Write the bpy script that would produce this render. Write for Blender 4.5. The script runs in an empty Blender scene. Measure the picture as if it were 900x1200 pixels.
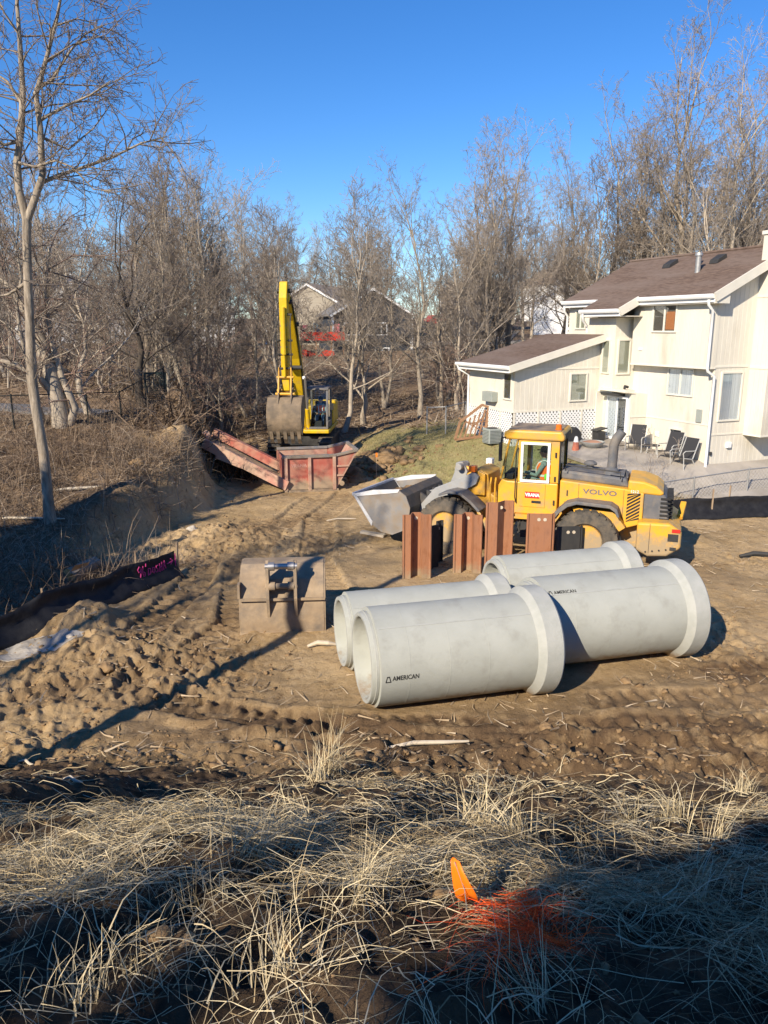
import bpy, math, random
import numpy as np
from mathutils import Vector, Matrix, noise as mnoise
R=math.radians
rnd=random.Random(7)
sc=bpy.context.scene
col=sc.collection

# ------------------------------------------------------------------ helpers
class MB:
    """collects shapes and links them as ONE mesh object"""
    def __init__(s,M=None): s.v=[]; s.f=[]; s.mi=[]; s.M=M; s.cur=0
    def add(s,vs,fs):
        b=len(s.v)
        if s.M is not None:
            vs=[tuple(s.M@Vector(p)) for p in vs]
        s.v.extend(vs)
        for f in fs: s.f.append([i+b for i in f]); s.mi.append(s.cur)
    def boxb(s,x0,x1,y0,y1,z0,z1):
        s.add([(x0,y0,z0),(x1,y0,z0),(x1,y1,z0),(x0,y1,z0),(x0,y0,z1),(x1,y0,z1),(x1,y1,z1),(x0,y1,z1)],
              [(0,3,2,1),(4,5,6,7),(0,1,5,4),(1,2,6,5),(2,3,7,6),(3,0,4,7)])
    def box(s,c,d,rot=None):
        hx,hy,hz=d[0]/2,d[1]/2,d[2]/2
        vs=[Vector((x*hx,y*hy,z*hz)) for z in(-1,1) for x,y in((-1,-1),(1,-1),(1,1),(-1,1))]
        if rot is not None: vs=[rot@p for p in vs]
        s.add([tuple(p+Vector(c)) for p in vs],[(0,3,2,1),(4,5,6,7),(0,1,5,4),(1,2,6,5),(2,3,7,6),(3,0,4,7)])
    def beam(s,p0,p1,w,h,w1=None,h1=None,up=(0,0,1)):
        p0=Vector(p0);p1=Vector(p1);d=(p1-p0).normalized();up=Vector(up)
        sd=d.cross(up)
        if sd.length<1e-4: sd=d.cross(Vector((1,0,0)))
        sd.normalize();u=sd.cross(d).normalized()
        w1=w if w1 is None else w1;h1=h if h1 is None else h1
        vs=[]
        for p,a,b in((p0,w,h),(p1,w1,h1)):
            for i,j in((-1,-1),(1,-1),(1,1),(-1,1)): vs.append(tuple(p+sd*(i*a/2)+u*(j*b/2)))
        s.add(vs,[(0,1,2,3)[::-1],(4,5,6,7),(0,1,5,4),(1,2,6,5),(2,3,7,6),(3,0,4,7)])
    def prism(s,poly,axis,lo,hi):
        n=len(poly)
        def P(a,b,t):
            return (a,t,b) if axis=='y' else ((a,b,t) if axis=='z' else (t,a,b))
        vs=[P(a,b,lo) for a,b in poly]+[P(a,b,hi) for a,b in poly]
        fs=[list(range(n))[::-1],list(range(n,2*n))]
        for i in range(n): fs.append([i,(i+1)%n,n+(i+1)%n,n+i])
        s.add(vs,fs)
    def tube(s,pts,rad,n=8,cap=True):
        k=len(pts)
        if not hasattr(rad,'__len__'): rad=[rad]*k
        pts=[Vector(p) for p in pts]
        t=(pts[1]-pts[0]).normalized()
        a=Vector((0,0,1)) if abs(t.z)<.9 else Vector((1,0,0))
        u=t.cross(a).normalized()
        vs=[];fs=[]
        for i in range(k):
            if i==0: t=pts[1]-pts[0]
            elif i==k-1: t=pts[-1]-pts[-2]
            else: t=pts[i+1]-pts[i-1]
            if t.length<1e-9: t=Vector((0,0,1))
            t=t.normalized()
            u=(u-t*u.dot(t))
            if u.length<1e-6: u=t.orthogonal()
            u.normalize(); w=t.cross(u)
            for j in range(n):
                a=2*math.pi*j/n
                p=pts[i]+(u*math.cos(a)+w*math.sin(a))*rad[i]
                vs.append((p.x,p.y,p.z))
        for i in range(k-1):
            for j in range(n):
                fs.append((i*n+j,i*n+(j+1)%n,(i+1)*n+(j+1)%n,(i+1)*n+j))
        if cap: fs.append(tuple(range(n))[::-1]); fs.append(tuple(range((k-1)*n,k*n)))
        s.add(vs,fs)
    def lathe(s,prof,c=(0,0,0),axis='z',n=24,closed=False):
        vs=[];fs=[];k=len(prof)
        for r,h in prof:
            for j in range(n):
                a=2*math.pi*j/n; x,y=r*math.cos(a),r*math.sin(a)
                p=(x,y,h) if axis=='z' else ((x,h,y) if axis=='y' else (h,x,y))
                vs.append((p[0]+c[0],p[1]+c[1],p[2]+c[2]))
        m=k if closed else k-1
        for i in range(m):
            i2=(i+1)%k
            for j in range(n): fs.append((i*n+j,i*n+(j+1)%n,i2*n+(j+1)%n,i2*n+j))
        if not closed:
            fs.append(tuple(range(n))[::-1]); fs.append(tuple(range((k-1)*n,k*n)))
        s.add(vs,fs)
    def poly(s,pts): s.add([tuple(p) for p in pts],[tuple(range(len(pts)))])
    def build(s,name,m,parent=None,smooth=None,bevel=0,seg=2):
        me=bpy.data.meshes.new(name)
        me.from_pydata(s.v,[],s.f)
        ms=m if isinstance(m,(list,tuple)) else [m]
        for q in ms: me.materials.append(q)
        if len(ms)>1: me.polygons.foreach_set('material_index',s.mi)
        if smooth is not None:
            me.polygons.foreach_set('use_smooth',[True]*len(me.polygons))
            if smooth<180: me.set_sharp_from_angle(angle=R(smooth))
        me.update()
        o=bpy.data.objects.new(name,me); col.objects.link(o)
        if parent is not None: o.parent=parent
        if bevel:
            b=o.modifiers.new('bevel','BEVEL'); b.width=bevel; b.segments=seg; b.limit_method='ANGLE'; b.angle_limit=R(35)
        return o
def npmesh(name,V,F,m,parent=None,smooth=False,attr=None):
    """V (n,3) array, F (k,4) or (k,3) array"""
    me=bpy.data.meshes.new(name); V=np.asarray(V,dtype=np.float32); F=np.asarray(F,dtype=np.int32)
    me.vertices.add(len(V)); me.vertices.foreach_set('co',V.ravel())
    k=F.shape[1]; me.loops.add(F.size); me.loops.foreach_set('vertex_index',F.ravel())
    me.polygons.add(len(F)); me.polygons.foreach_set('loop_start',np.arange(0,F.size,k,dtype=np.int32))
    me.update(calc_edges=True)
    if smooth: me.polygons.foreach_set('use_smooth',np.ones(len(F),dtype=bool))
    for nm,A in (attr or {}).items():
        ca=me.color_attributes.new(nm,'FLOAT_COLOR','POINT'); ca.data.foreach_set('color',np.asarray(A,dtype=np.float32).ravel())
    for q in (m if isinstance(m,(list,tuple)) else [m]): me.materials.append(q)
    o=bpy.data.objects.new(name,me); col.objects.link(o)
    if parent is not None: o.parent=parent
    return o
def tag(o,label=None,cat=None,group=None,kind=None):
    if label: o['label']=label
    if cat: o['category']=cat
    if group: o['group']=group
    if kind: o['kind']=kind
    return o
def thing(name,label,cat,loc=(0,0,0),rz=0,group=None):
    o=bpy.data.objects.new(name,None); col.objects.link(o); o.empty_display_size=.2
    o.location=loc; o.rotation_euler=(0,0,rz); return tag(o,label,cat,group)
def dup(root,loc=None,rz=None,label=None,scale=None,rot=None):
    def cp(o,par):
        c=o.copy(); col.objects.link(c)
        if par is not None: c.parent=par
        for ch in o.children: cp(ch,c)
        return c
    r=cp(root,None)
    if loc is not None: r.location=loc
    if rz is not None: r.rotation_euler=(0,0,rz)
    if rot is not None: r.rotation_euler=rot
    if scale is not None: r.scale=(scale,)*3 if not hasattr(scale,'__len__') else scale
    if label: r['label']=label
    return r

# ------------------------------------------------------------------ materials
def pm(name,c1,c2=None,scale=3,rough=.8,bump=0,bscale=20,metal=0,spec=.3,dirt=None,dscale=2,damt=.5,rand=0,detail=6,stretch=None,coat=0,ramp=(.35,.65)):
    m=bpy.data.materials.new(name); m.use_nodes=True; nt=m.node_tree; N=nt.nodes; L=nt.links
    b=N['Principled BSDF']; b.inputs['Roughness'].default_value=rough; b.inputs['Metallic'].default_value=metal
    b.inputs['Specular IOR Level'].default_value=spec; b.inputs['Coat Weight'].default_value=coat
    tc=N.new('ShaderNodeTexCoord'); vec=tc.outputs['Object']
    if stretch:
        mp=N.new('ShaderNodeMapping'); mp.inputs['Scale'].default_value=stretch; L.new(vec,mp.inputs['Vector']); vec=mp.outputs['Vector']
    def noise(sc_,det=detail):
        n=N.new('ShaderNodeTexNoise'); n.inputs['Scale'].default_value=sc_; n.inputs['Detail'].default_value=det; n.inputs['Roughness'].default_value=.62
        L.new(vec,n.inputs['Vector']); return n.outputs['Fac']
    def rampn(x,a,b_):
        r=N.new('ShaderNodeMapRange'); r.inputs['From Min'].default_value=a; r.inputs['From Max'].default_value=b_; L.new(x,r.inputs['Value']); return r.outputs['Result']
    def mix(f,a,b_):
        x=N.new('ShaderNodeMix'); x.data_type='RGBA'
        if isinstance(f,float): x.inputs['Factor'].default_value=f
        else: L.new(f,x.inputs['Factor'])
        for i,q in ((6,a),(7,b_)):
            if isinstance(q,(tuple,list)): x.inputs[i].default_value=(*q,1)
            else: L.new(q,x.inputs[i])
        return x.outputs[2]
    c=c1
    if c2 is not None: c=mix(rampn(noise(scale),*ramp),c1,c2)
    if dirt is not None:
        f=rampn(noise(dscale),.62-damt*.35,.75); c=mix(f,c,dirt)
    if rand:
        oi=N.new('ShaderNodeObjectInfo'); r=N.new('ShaderNodeMapRange'); r.inputs['To Min'].default_value=1-rand; r.inputs['To Max'].default_value=1+rand
        L.new(oi.outputs['Random'],r.inputs['Value'])
        h=N.new('ShaderNodeHueSaturation'); L.new(r.outputs['Result'],h.inputs['Value'])
        if isinstance(c,tuple): h.inputs['Color'].default_value=(*c,1)
        else: L.new(c,h.inputs['Color'])
        c=h.outputs['Color']
    if isinstance(c,(tuple,list)): b.inputs['Base Color'].default_value=(*c,1)
    else: L.new(c,b.inputs['Base Color'])
    if bump:
        bp=N.new('ShaderNodeBump'); bp.inputs['Strength'].default_value=min(1,bump); bp.inputs['Distance'].default_value=.02
        L.new(noise(bscale,8),bp.inputs['Height']); L.new(bp.outputs['Normal'],b.inputs['Normal'])
    m['_out']=''
    return m
def glass(name,tint=(.75,.85,.82),alpha=.7,rough=.03):
    m=bpy.data.materials.new(name); m.use_nodes=True; nt=m.node_tree; N=nt.nodes; L=nt.links
    for n in list(N): N.remove(n)
    o=N.new('ShaderNodeOutputMaterial'); mx=N.new('ShaderNodeMixShader'); t=N.new('ShaderNodeBsdfTransparent'); t.inputs['Color'].default_value=(*tint,1)
    g=N.new('ShaderNodeBsdfGlossy'); g.inputs['Roughness'].default_value=rough; g.inputs['Color'].default_value=(.9,.95,1,1)
    fr=N.new('ShaderNodeLayerWeight'); fr.inputs['Blend'].default_value=.12
    ad=N.new('ShaderNodeMath'); ad.operation='ADD'; ad.inputs[1].default_value=1-alpha; ad.use_clamp=True
    L.new(fr.outputs[1],ad.inputs[0]); L.new(ad.outputs[0],mx.inputs[0]); L.new(t.outputs[0],mx.inputs[1]); L.new(g.outputs[0],mx.inputs[2]); L.new(mx.outputs[0],o.inputs[0])
    return m
def siding(name,c1,c2,pitch=.2):
    m=pm(name,c1,c2,scale=1.2,rough=.75,dirt=(c1[0]*.78,c1[1]*.76,c1[2]*.72),dscale=.8,damt=.25,stretch=(1,1,.35)); nt=m.node_tree; N=nt.nodes; L=nt.links
    tc=N.new('ShaderNodeTexCoord'); sp=N.new('ShaderNodeSeparateXYZ'); L.new(tc.outputs['Object'],sp.inputs[0])
    a=N.new('ShaderNodeMath'); a.operation='ADD'; L.new(sp.outputs[0],a.inputs[0]); L.new(sp.outputs[1],a.inputs[1])
    d=N.new('ShaderNodeMath'); d.operation='DIVIDE'; d.inputs[1].default_value=pitch; L.new(a.outputs[0],d.inputs[0])
    f=N.new('ShaderNodeMath'); f.operation='FRACT'; L.new(d.outputs[0],f.inputs[0])
    g=N.new('ShaderNodeMapRange'); g.inputs['From Min'].default_value=0; g.inputs['From Max'].default_value=.12; L.new(f.outputs[0],g.inputs['Value'])
    bp=N.new('ShaderNodeBump'); bp.inputs['Strength'].default_value=.8; bp.inputs['Distance'].default_value=.012; L.new(g.outputs[0],bp.inputs['Height'])
    L.new(bp.outputs[0],N['Principled BSDF'].inputs['Normal'])
    return m
M={}
M['concrete']=pm('concrete',(.345,.355,.32),(.405,.415,.375),1.3,.85,.25,60,dirt=(.30,.30,.265),dscale=2.2,damt=.25,stretch=(1,1,1))
M['concrete_smooth']=pm('concrete_smooth',(.345,.355,.325),(.405,.41,.38),4,.8,.35,40)
M['ink']=pm('ink',(.03,.03,.03),rough=.8)
M['yellow']=pm('yellow_paint',(.74,.385,.03),(.66,.345,.035),4,.45,dirt=(.38,.27,.14),dscale=2.6,damt=.42,spec=.4)
M['yellow2']=pm('bright_yellow_paint',(.68,.45,.01),(.60,.38,.012),4,.42,dirt=(.34,.25,.12),dscale=2.2,damt=.2,spec=.4)
M['grey_paint']=pm('grey_paint',(.10,.105,.115),(.14,.14,.145),3,.6,dirt=(.28,.23,.17),dscale=2,damt=.5)
M['arm_grey']=pm('arm_grey',(.27,.275,.275),(.33,.33,.32),3,.6,dirt=(.30,.25,.19),dscale=2,damt=.35)
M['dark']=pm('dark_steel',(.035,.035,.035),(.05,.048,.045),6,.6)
M['black']=pm('black_rubber',(.02,.02,.02),(.03,.03,.03),5,.7)
M['tyre']=pm('tyre_rubber',(.06,.056,.05),(.13,.11,.085),5,.9,.3,30,dirt=(.20,.155,.105),dscale=3,damt=.4)
M['mud_steel']=pm('muddy_steel',(.27,.20,.13),(.38,.285,.185),3,.75,.4,15,dirt=(.17,.145,.12),dscale=2.4,damt=.5)
M['bucket_steel']=pm('bucket_steel',(.24,.235,.23),(.33,.29,.24),4,.55,.25,20,metal=.2,dirt=(.22,.16,.10),dscale=2,damt=.5)
M['bucket_dark']=pm('dark_bucket_steel',(.05,.05,.052),(.085,.08,.075),3,.6,.2,20,dirt=(.16,.12,.08),dscale=2,damt=.4)
M['bright_steel']=pm('worn_bright_steel',(.80,.80,.80),(.66,.65,.62),5,.45,metal=.2)
M['chrome']=pm('chrome_rod',(.5,.48,.45),rough=.4,metal=.8)
M['rust']=pm('rusty_sheet_steel',(.27,.115,.055),(.43,.21,.115),3,.85,.3,30,dirt=(.17,.075,.045),dscale=3,damt=.45,stretch=(2.5,2.5,.7))
M['red_steel']=pm('faded_red_steel',(.36,.085,.06),(.42,.15,.11),2.2,.7,.2,25,dirt=(.40,.27,.18),dscale=1.5,damt=.55)
M['red_worn']=pm('worn_red_steel',(.45,.20,.15),(.50,.34,.25),3,.75,.2,25,dirt=(.40,.29,.2),dscale=1.7,damt=.6)
M['siding']=siding('cream_siding',(.63,.588,.49),(.69,.645,.545))
M['trim']=pm('cream_trim',(.72,.68,.58),(.67,.63,.53),2,.6)
M['white']=pm('white_paint',(.80,.80,.78),(.74,.74,.72),3,.5)
M['soffit']=pm('soffit',(.45,.42,.36),rough=.8)
M['shingle']=pm('brown_shingles',(.10,.068,.052),(.19,.135,.105),9,.95,.6,40,spec=.15,dirt=(.20,.155,.13),dscale=.55,damt=.55,stretch=(1.4,.35,1.4))
M['shingle_grey']=pm('grey_shingles',(.15,.145,.14),(.20,.19,.18),20,.95,.4,60)
M['shingle_tan']=pm('tan_shingles',(.22,.18,.15),(.27,.23,.19),20,.95,.4,60)
M['pane']=glass('window_pane',(.93,.95,.95),.95)
M['cabglass']=glass('cab_glass',(.88,.94,.91),.97)
M['interior']=pm('dark_interior',(.03,.032,.035),rough=.9)
M['brown_blind']=pm('brown_blind',(.17,.145,.12),(.13,.11,.09),3,.9)
M['blind']=pm('blind',(.42,.40,.30),(.36,.35,.27),3,.9)
M['curtain']=pm('curtain',(.72,.73,.76),(.40,.42,.45),9,.9,stretch=(2.5,2.5,.05))
M['orange_board']=pm('orange_board',(.62,.24,.09),rough=.7)
M['patio']=pm('patio_concrete',(.33,.30,.26),(.40,.36,.31),1.2,.9,.2,30,dirt=(.25,.22,.18),dscale=.7,damt=.5)
M['asphalt']=pm('asphalt',(.15,.145,.14),(.19,.18,.175),2,.9,.3,40)
M['fabric_black']=pm('black_silt_fabric',(.012,.012,.014),(.022,.022,.024),5,.55,.6,9,spec=.25)
M['wood_stake']=pm('weathered_stake',(.36,.27,.18),(.28,.2,.13),6,.9,stretch=(4,4,.5))
M['pink']=pm('magenta_spray_paint',(.62,.06,.24),rough=.7)
M['orange_flag']=pm('orange_plastic_flag',(.95,.20,.01),rough=.5)
M['bark']=pm('grey_bark',(.27,.225,.17),(.40,.34,.265),6,.95,.7,18,rand=.25,stretch=(2,2,.4))
M['bark_pale']=pm('pale_bark',(.17,.135,.10),(.42,.35,.265),5,.95,.9,22,rand=.12,stretch=(2,2,.4))
M['bark_dark']=pm('dark_bark',(.05,.04,.032),(.10,.08,.06),6,.95,.7,18,rand=.2,stretch=(2,2,.4))
M['twig']=pm('bare_twigs',(.275,.228,.18),(.36,.305,.245),1.5,.95,rand=.25)
M['twig_dark']=pm('dark_twigs',(.17,.135,.105),(.24,.195,.155),1.5,.95,rand=.2)
M['twig_red']=pm('reddish_twigs',(.20,.13,.10),(.28,.20,.155),1.5,.95,rand=.2)
M['brush']=pm('dead_brush',(.20,.15,.10),(.34,.27,.19),2.5,.95)
M['skin']=pm('skin',(.42,.25,.17),rough=.6)
M['vest']=pm('orange_vest',(.90,.17,.025),rough=.8)
M['vest_band']=pm('reflective_band',(.62,.66,.60),rough=.5)
M['lime']=pm('lime_fabric',(.25,.75,.06),rough=.8)
M['shirt']=pm('grey_green_shirt',(.20,.26,.25),(.16,.21,.2),6,.9)
M['jeans']=pm('blue_jeans',(.09,.15,.25),(.12,.19,.3),8,.9)
M['hair']=pm('dark_cap',(.02,.018,.018),rough=.8)
M['hat']=pm('hard_hat',(.6,.12,.03),rough=.4)
M['amber']=pm('amber_lens',(.75,.16,.02),rough=.25)
M['sticker']=pm('red_sticker',(.60,.03,.02),rough=.5)
M['green_metal']=pm('green_grey_metal',(.27,.30,.27),(.32,.34,.31),4,.6)
M['fence_grey']=pm('galvanised_steel',(.33,.33,.32),(.42,.41,.39),5,.5,metal=.5)
M['fence_black']=pm('black_vinyl_fence',(.02,.022,.02),rough=.6)
M['mesh_black']=pm('black_sling',(.035,.035,.038),rough=.8)
M['alu']=pm('pale_aluminium',(.55,.54,.50),rough=.5,metal=.3)
M['wood_brown']=pm('brown_wood',(.28,.15,.08),(.36,.21,.12),5,.8)
M['log_end']=pm('fresh_cut_wood',(.72,.36,.14),(.62,.28,.10),9,.8)
M['pale_wood']=pm('pale_splinters',(.50,.42,.31),(.6,.53,.42),6,.85)
M['stone']=pm('pale_stone',(.40,.36,.30),(.5,.45,.38),5,.9,.5,20)
M['clod']=pm('earth_clods',(.19,.122,.062),(.30,.20,.105),5,.95,.5,25)
M['house_dark']=pm('charcoal_siding',(.032,.038,.048),(.045,.052,.064),1,.8,stretch=(.2,.2,6))
M['house_beige']=pm('beige_siding',(.30,.26,.20),(.34,.30,.235),1,.8,stretch=(.2,.2,6))
M['house_white']=pm('white_siding',(.66,.65,.62),(.72,.71,.68),1,.8,stretch=(.2,.2,6))
M['car_red']=pm('red_car_paint',(.55,.02,.02),rough=.3,coat=.5)
M['car_dark']=pm('dark_car_paint',(.02,.022,.028),rough=.3,coat=.5)
M['car_glass']=pm('car_window',(.02,.025,.03),rough=.1)
M['red_tarp']=pm('red_tarp',(.60,.045,.025),(.50,.04,.02),4,.7)
M['blue_plastic']=pm('blue_plastic',(.10,.28,.42),rough=.5)
M['pink_plastic']=pm('pink_plastic',(.5,.16,.18),rough=.5)
M['terracotta']=pm('clay',(.38,.20,.13),rough=.8)
M['faded_letter']=pm('faded_lettering',(.50,.30,.25),(.42,.2,.16),12,.8)
M['mud_dark']=pm('dark_muddy_steel',(.19,.145,.095),(.29,.215,.14),3,.75,.4,15,dirt=(.12,.10,.08),dscale=2.4,damt=.6)
M['ice']=pm('thin_ice',(.27,.24,.20),(.42,.395,.35),3,.5,.3,15,spec=.5)

def mud(m,z0,z1,c,sc_=3.):
    """mud splashed up from the ground: a ragged band between two heights of the thing"""
    nt=m.node_tree;N=nt.nodes;L=nt.links;b=N['Principled BSDF']; l=b.inputs['Base Color'].links; tc=N.new('ShaderNodeTexCoord'); sp=N.new('ShaderNodeSeparateXYZ'); L.new(tc.outputs['Object'],sp.inputs[0])
    n=N.new('ShaderNodeTexNoise'); n.inputs['Scale'].default_value=sc_; n.inputs['Detail'].default_value=8; n.inputs['Roughness'].default_value=.7; L.new(tc.outputs['Object'],n.inputs['Vector'])
    r=N.new('ShaderNodeMapRange'); r.inputs['From Min'].default_value=z1; r.inputs['From Max'].default_value=z0; r.inputs['To Max'].default_value=.75; r.clamp=False; L.new(sp.outputs[2],r.inputs['Value'])
    a=N.new('ShaderNodeMath'); a.operation='ADD'; L.new(r.outputs[0],a.inputs[0]); L.new(n.outputs['Fac'],a.inputs[1])
    q=N.new('ShaderNodeMapRange'); q.inputs['From Min'].default_value=.72; q.inputs['From Max'].default_value=.95; L.new(a.outputs[0],q.inputs['Value'])
    x=N.new('ShaderNodeMix'); x.data_type='RGBA'; L.new(q.outputs[0],x.inputs['Factor']); L.new(l[0].from_socket,x.inputs[6]); x.inputs[7].default_value=(*c,1); L.new(x.outputs[2],b.inputs['Base Color'])
mud(M['concrete'],-.95,-.35,(.27,.20,.13)); mud(M['concrete_smooth'],-1.0,-.45,(.27,.20,.13))
mud(M['yellow'],.2,1.5,(.36,.27,.16),4.); mud(M['red_steel'],-.1,.8,(.36,.27,.18)); mud(M['rust'],-.1,.6,(.30,.22,.14))
# ------------------------------------------------------------------ camera
CAMH=5.7; PITCH=R(13.4); F=903.
cam=bpy.data.cameras.new('camera'); co=bpy.data.objects.new('camera',cam); col.objects.link(co)
co.location=(0,0,CAMH); co.rotation_euler=(R(90)-PITCH,0,0)
cam.sensor_fit='HORIZONTAL'; cam.sensor_width=36; cam.lens=36*F/900; cam.clip_end=3000; cam.clip_start=.05
sc.camera=co
_c,_s=math.cos(PITCH),math.sin(PITCH)
def ray(px,py):
    x=(px-450)/F; y=-(py-600)/F
    return Vector((x,_c+y*_s,-_s+y*_c))
def gy(px,py,Y):
    """world point on the photograph's pixel at forward distance Y (used only to take measurements)"""
    r=ray(px,py); return Vector((0,0,CAMH))+r*(Y/r.y)
def gz(px,py,z=0.):
    r=ray(px,py); return Vector((0,0,CAMH))+r*((z-CAMH)/r.z)
# ------------------------------------------------------------------ ground
def _hash(ix,iy,seed):
    h=(ix.astype(np.int64)*374761393+iy.astype(np.int64)*668265263+seed*1442695041)&0xffffffff
    h=((h^(h>>13))*1274126177)&0xffffffff
    return ((h^(h>>16))&0xffff)/65535.*2-1
def vn(x,y,seed=0):
    x=np.asarray(x,dtype=np.float64);y=np.asarray(y,dtype=np.float64)
    ix=np.floor(x);iy=np.floor(y);fx=x-ix;fy=y-iy
    fx=fx*fx*fx*(fx*(fx*6-15)+10);fy=fy*fy*fy*(fy*(fy*6-15)+10)
    a=_hash(ix,iy,seed);b=_hash(ix+1,iy,seed);c=_hash(ix,iy+1,seed);d=_hash(ix+1,iy+1,seed)
    return (a*(1-fx)+b*fx)*(1-fy)+(c*(1-fx)+d*fx)*fy
def fbm(x,y,o=4,seed=0):
    s=0;a=1;t=0
    for i in range(o):
        s=s+a*vn(x*2**i+i*17.3,y*2**i-i*9.1,seed+i);t+=a;a*=.5
    return s/t
def sst(a,b,x):
    t=np.clip((x-a)/(b-a),0,1);return t*t*(3-2*t)
def splus(x,k): return np.logaddexp(0,x*k)/k
_BY=[8,12,14,17,19,21,24,27,30,34,38,45,60,400]
_BX=[-9.6,-8.9,-8.6,-7.7,-7.2,-6.5,-5.7,-5.9,-6.7,-7.6,-8.6,-10,-14,-14]
_HY=[8,13,16,18,19.5,21,24,27,32,40,60,400]
_HL=[0,.05,.15,.35,.8,1.35,1.8,2.1,2.2,2.3,2.6,2.6]
def bound(y): return np.interp(y,_BY,_BX)
def base_h(x,y):
    x=np.asarray(x,dtype=np.float64);y=np.asarray(y,dtype=np.float64)
    # bank under the camera
    yf=9.0-.055*x+.45*fbm(x*.5,y*.15+3,3,5)
    sl=(yf-y)*.56
    b=splus(sl,5.)
    b=4.12-splus(4.12-b,4.)
    b=np.maximum(b,0)
    b=b+np.where(y<0,0,0)
    # left plateau
    wob=.45*fbm(x*.45,y*.45,3,11)
    d=bound(y)-x+wob
    zl=np.interp(y,_HY,_HL)*sst(-.25,.9,d)+.05*np.clip(d,0,25)*sst(15,22,y)
    # house side
    ys=np.interp(x,[-2,0,4,7,8,40],[27,25.8,24.4,23.5,23.5,23.4]); ye=np.interp(x,[-2,0,4,7,8,9.5,11,40],[38,34,30.5,30,30,29,27,26.6])
    yh=y-.42*(x-10.5)*sst(6.5,8.5,x)
    zr=sst(0,1,(yh-ys)/(ye-ys))*np.interp(x,[-2.5,0,3,5,8,10.5,12],[.1,.9,1.35,1.5,1.25,1.05,1.0])
    # wooded hillside
    rp=.2+.075*np.clip(y-37,0,40)+.022*np.clip(y-77,0,400)+.03*np.clip(x-5,0,60)*sst(55,110,y)
    rp=rp*sst(33,39,y)
    z=np.maximum(np.maximum(zl,zr),rp)
    return b+z
# tyre tracks: centre line points, half gauge
TRACKS=[([(-1.5,10.25),(1.5,10.1),(4.5,10.2),(8.5,10.1),(14,10.6)],.0,.40),([(-6,11.4),(-3,10.9),(0,9.75),(3,9.45),(7,9.6),(13,9.9)],0,.36),([(3.2,11.05),(6.5,11.2),(11,11.6)],0,.30),([(-6.2,10.6),(-3.6,12.2),(-2.9,14.5),(-3.4,18),(-3.2,22),(-2.2,26)],0,.45),([(-1.2,16),(-1.8,19),(-2.0,23),(-1.2,27)],0,.45),([(5.5,11.9),(9,12.5),(14,14)],0,.5),([(-4.6,13),(-4.4,16),(-4.3,19),(-3.8,23)],0,.4)]
def track_h(x,y):
    out=np.zeros_like(x); cov=np.zeros_like(x)
    for pts,_,hw in TRACKS:
        acc=0.
        for (ax,ay),(bx,by) in zip(pts[:-1],pts[1:]):
            L=math.hypot(bx-ax,by-ay);ux,uy=(bx-ax)/L,(by-ay)/L
            t=(x-ax)*ux+(y-ay)*uy; s=(x-ax)*(-uy)+(y-ay)*ux
            s=s+.10*vn(t*.8+acc,t*0+3.3,8)
            m=(t>=0)&(t<L)&(np.abs(s)<hw+.35)
            lug=np.sin((t+acc)*2*math.pi/.27+np.abs(s)*5)
            prof=np.where(np.abs(s)<hw,-.06+.045*np.clip(lug*1.6,-1,1)*sst(.02,.15,np.abs(s)),.05*np.exp(-((np.abs(s)-hw-.1)/.1)**2))
            fade=.85+.3*vn(x*.7,y*.7,31)
            out=np.where(m,out*.4+prof*fade,out); cov=np.where(m&(np.abs(s)<hw),1.,cov)
            acc+=L
    return out,cov
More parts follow.
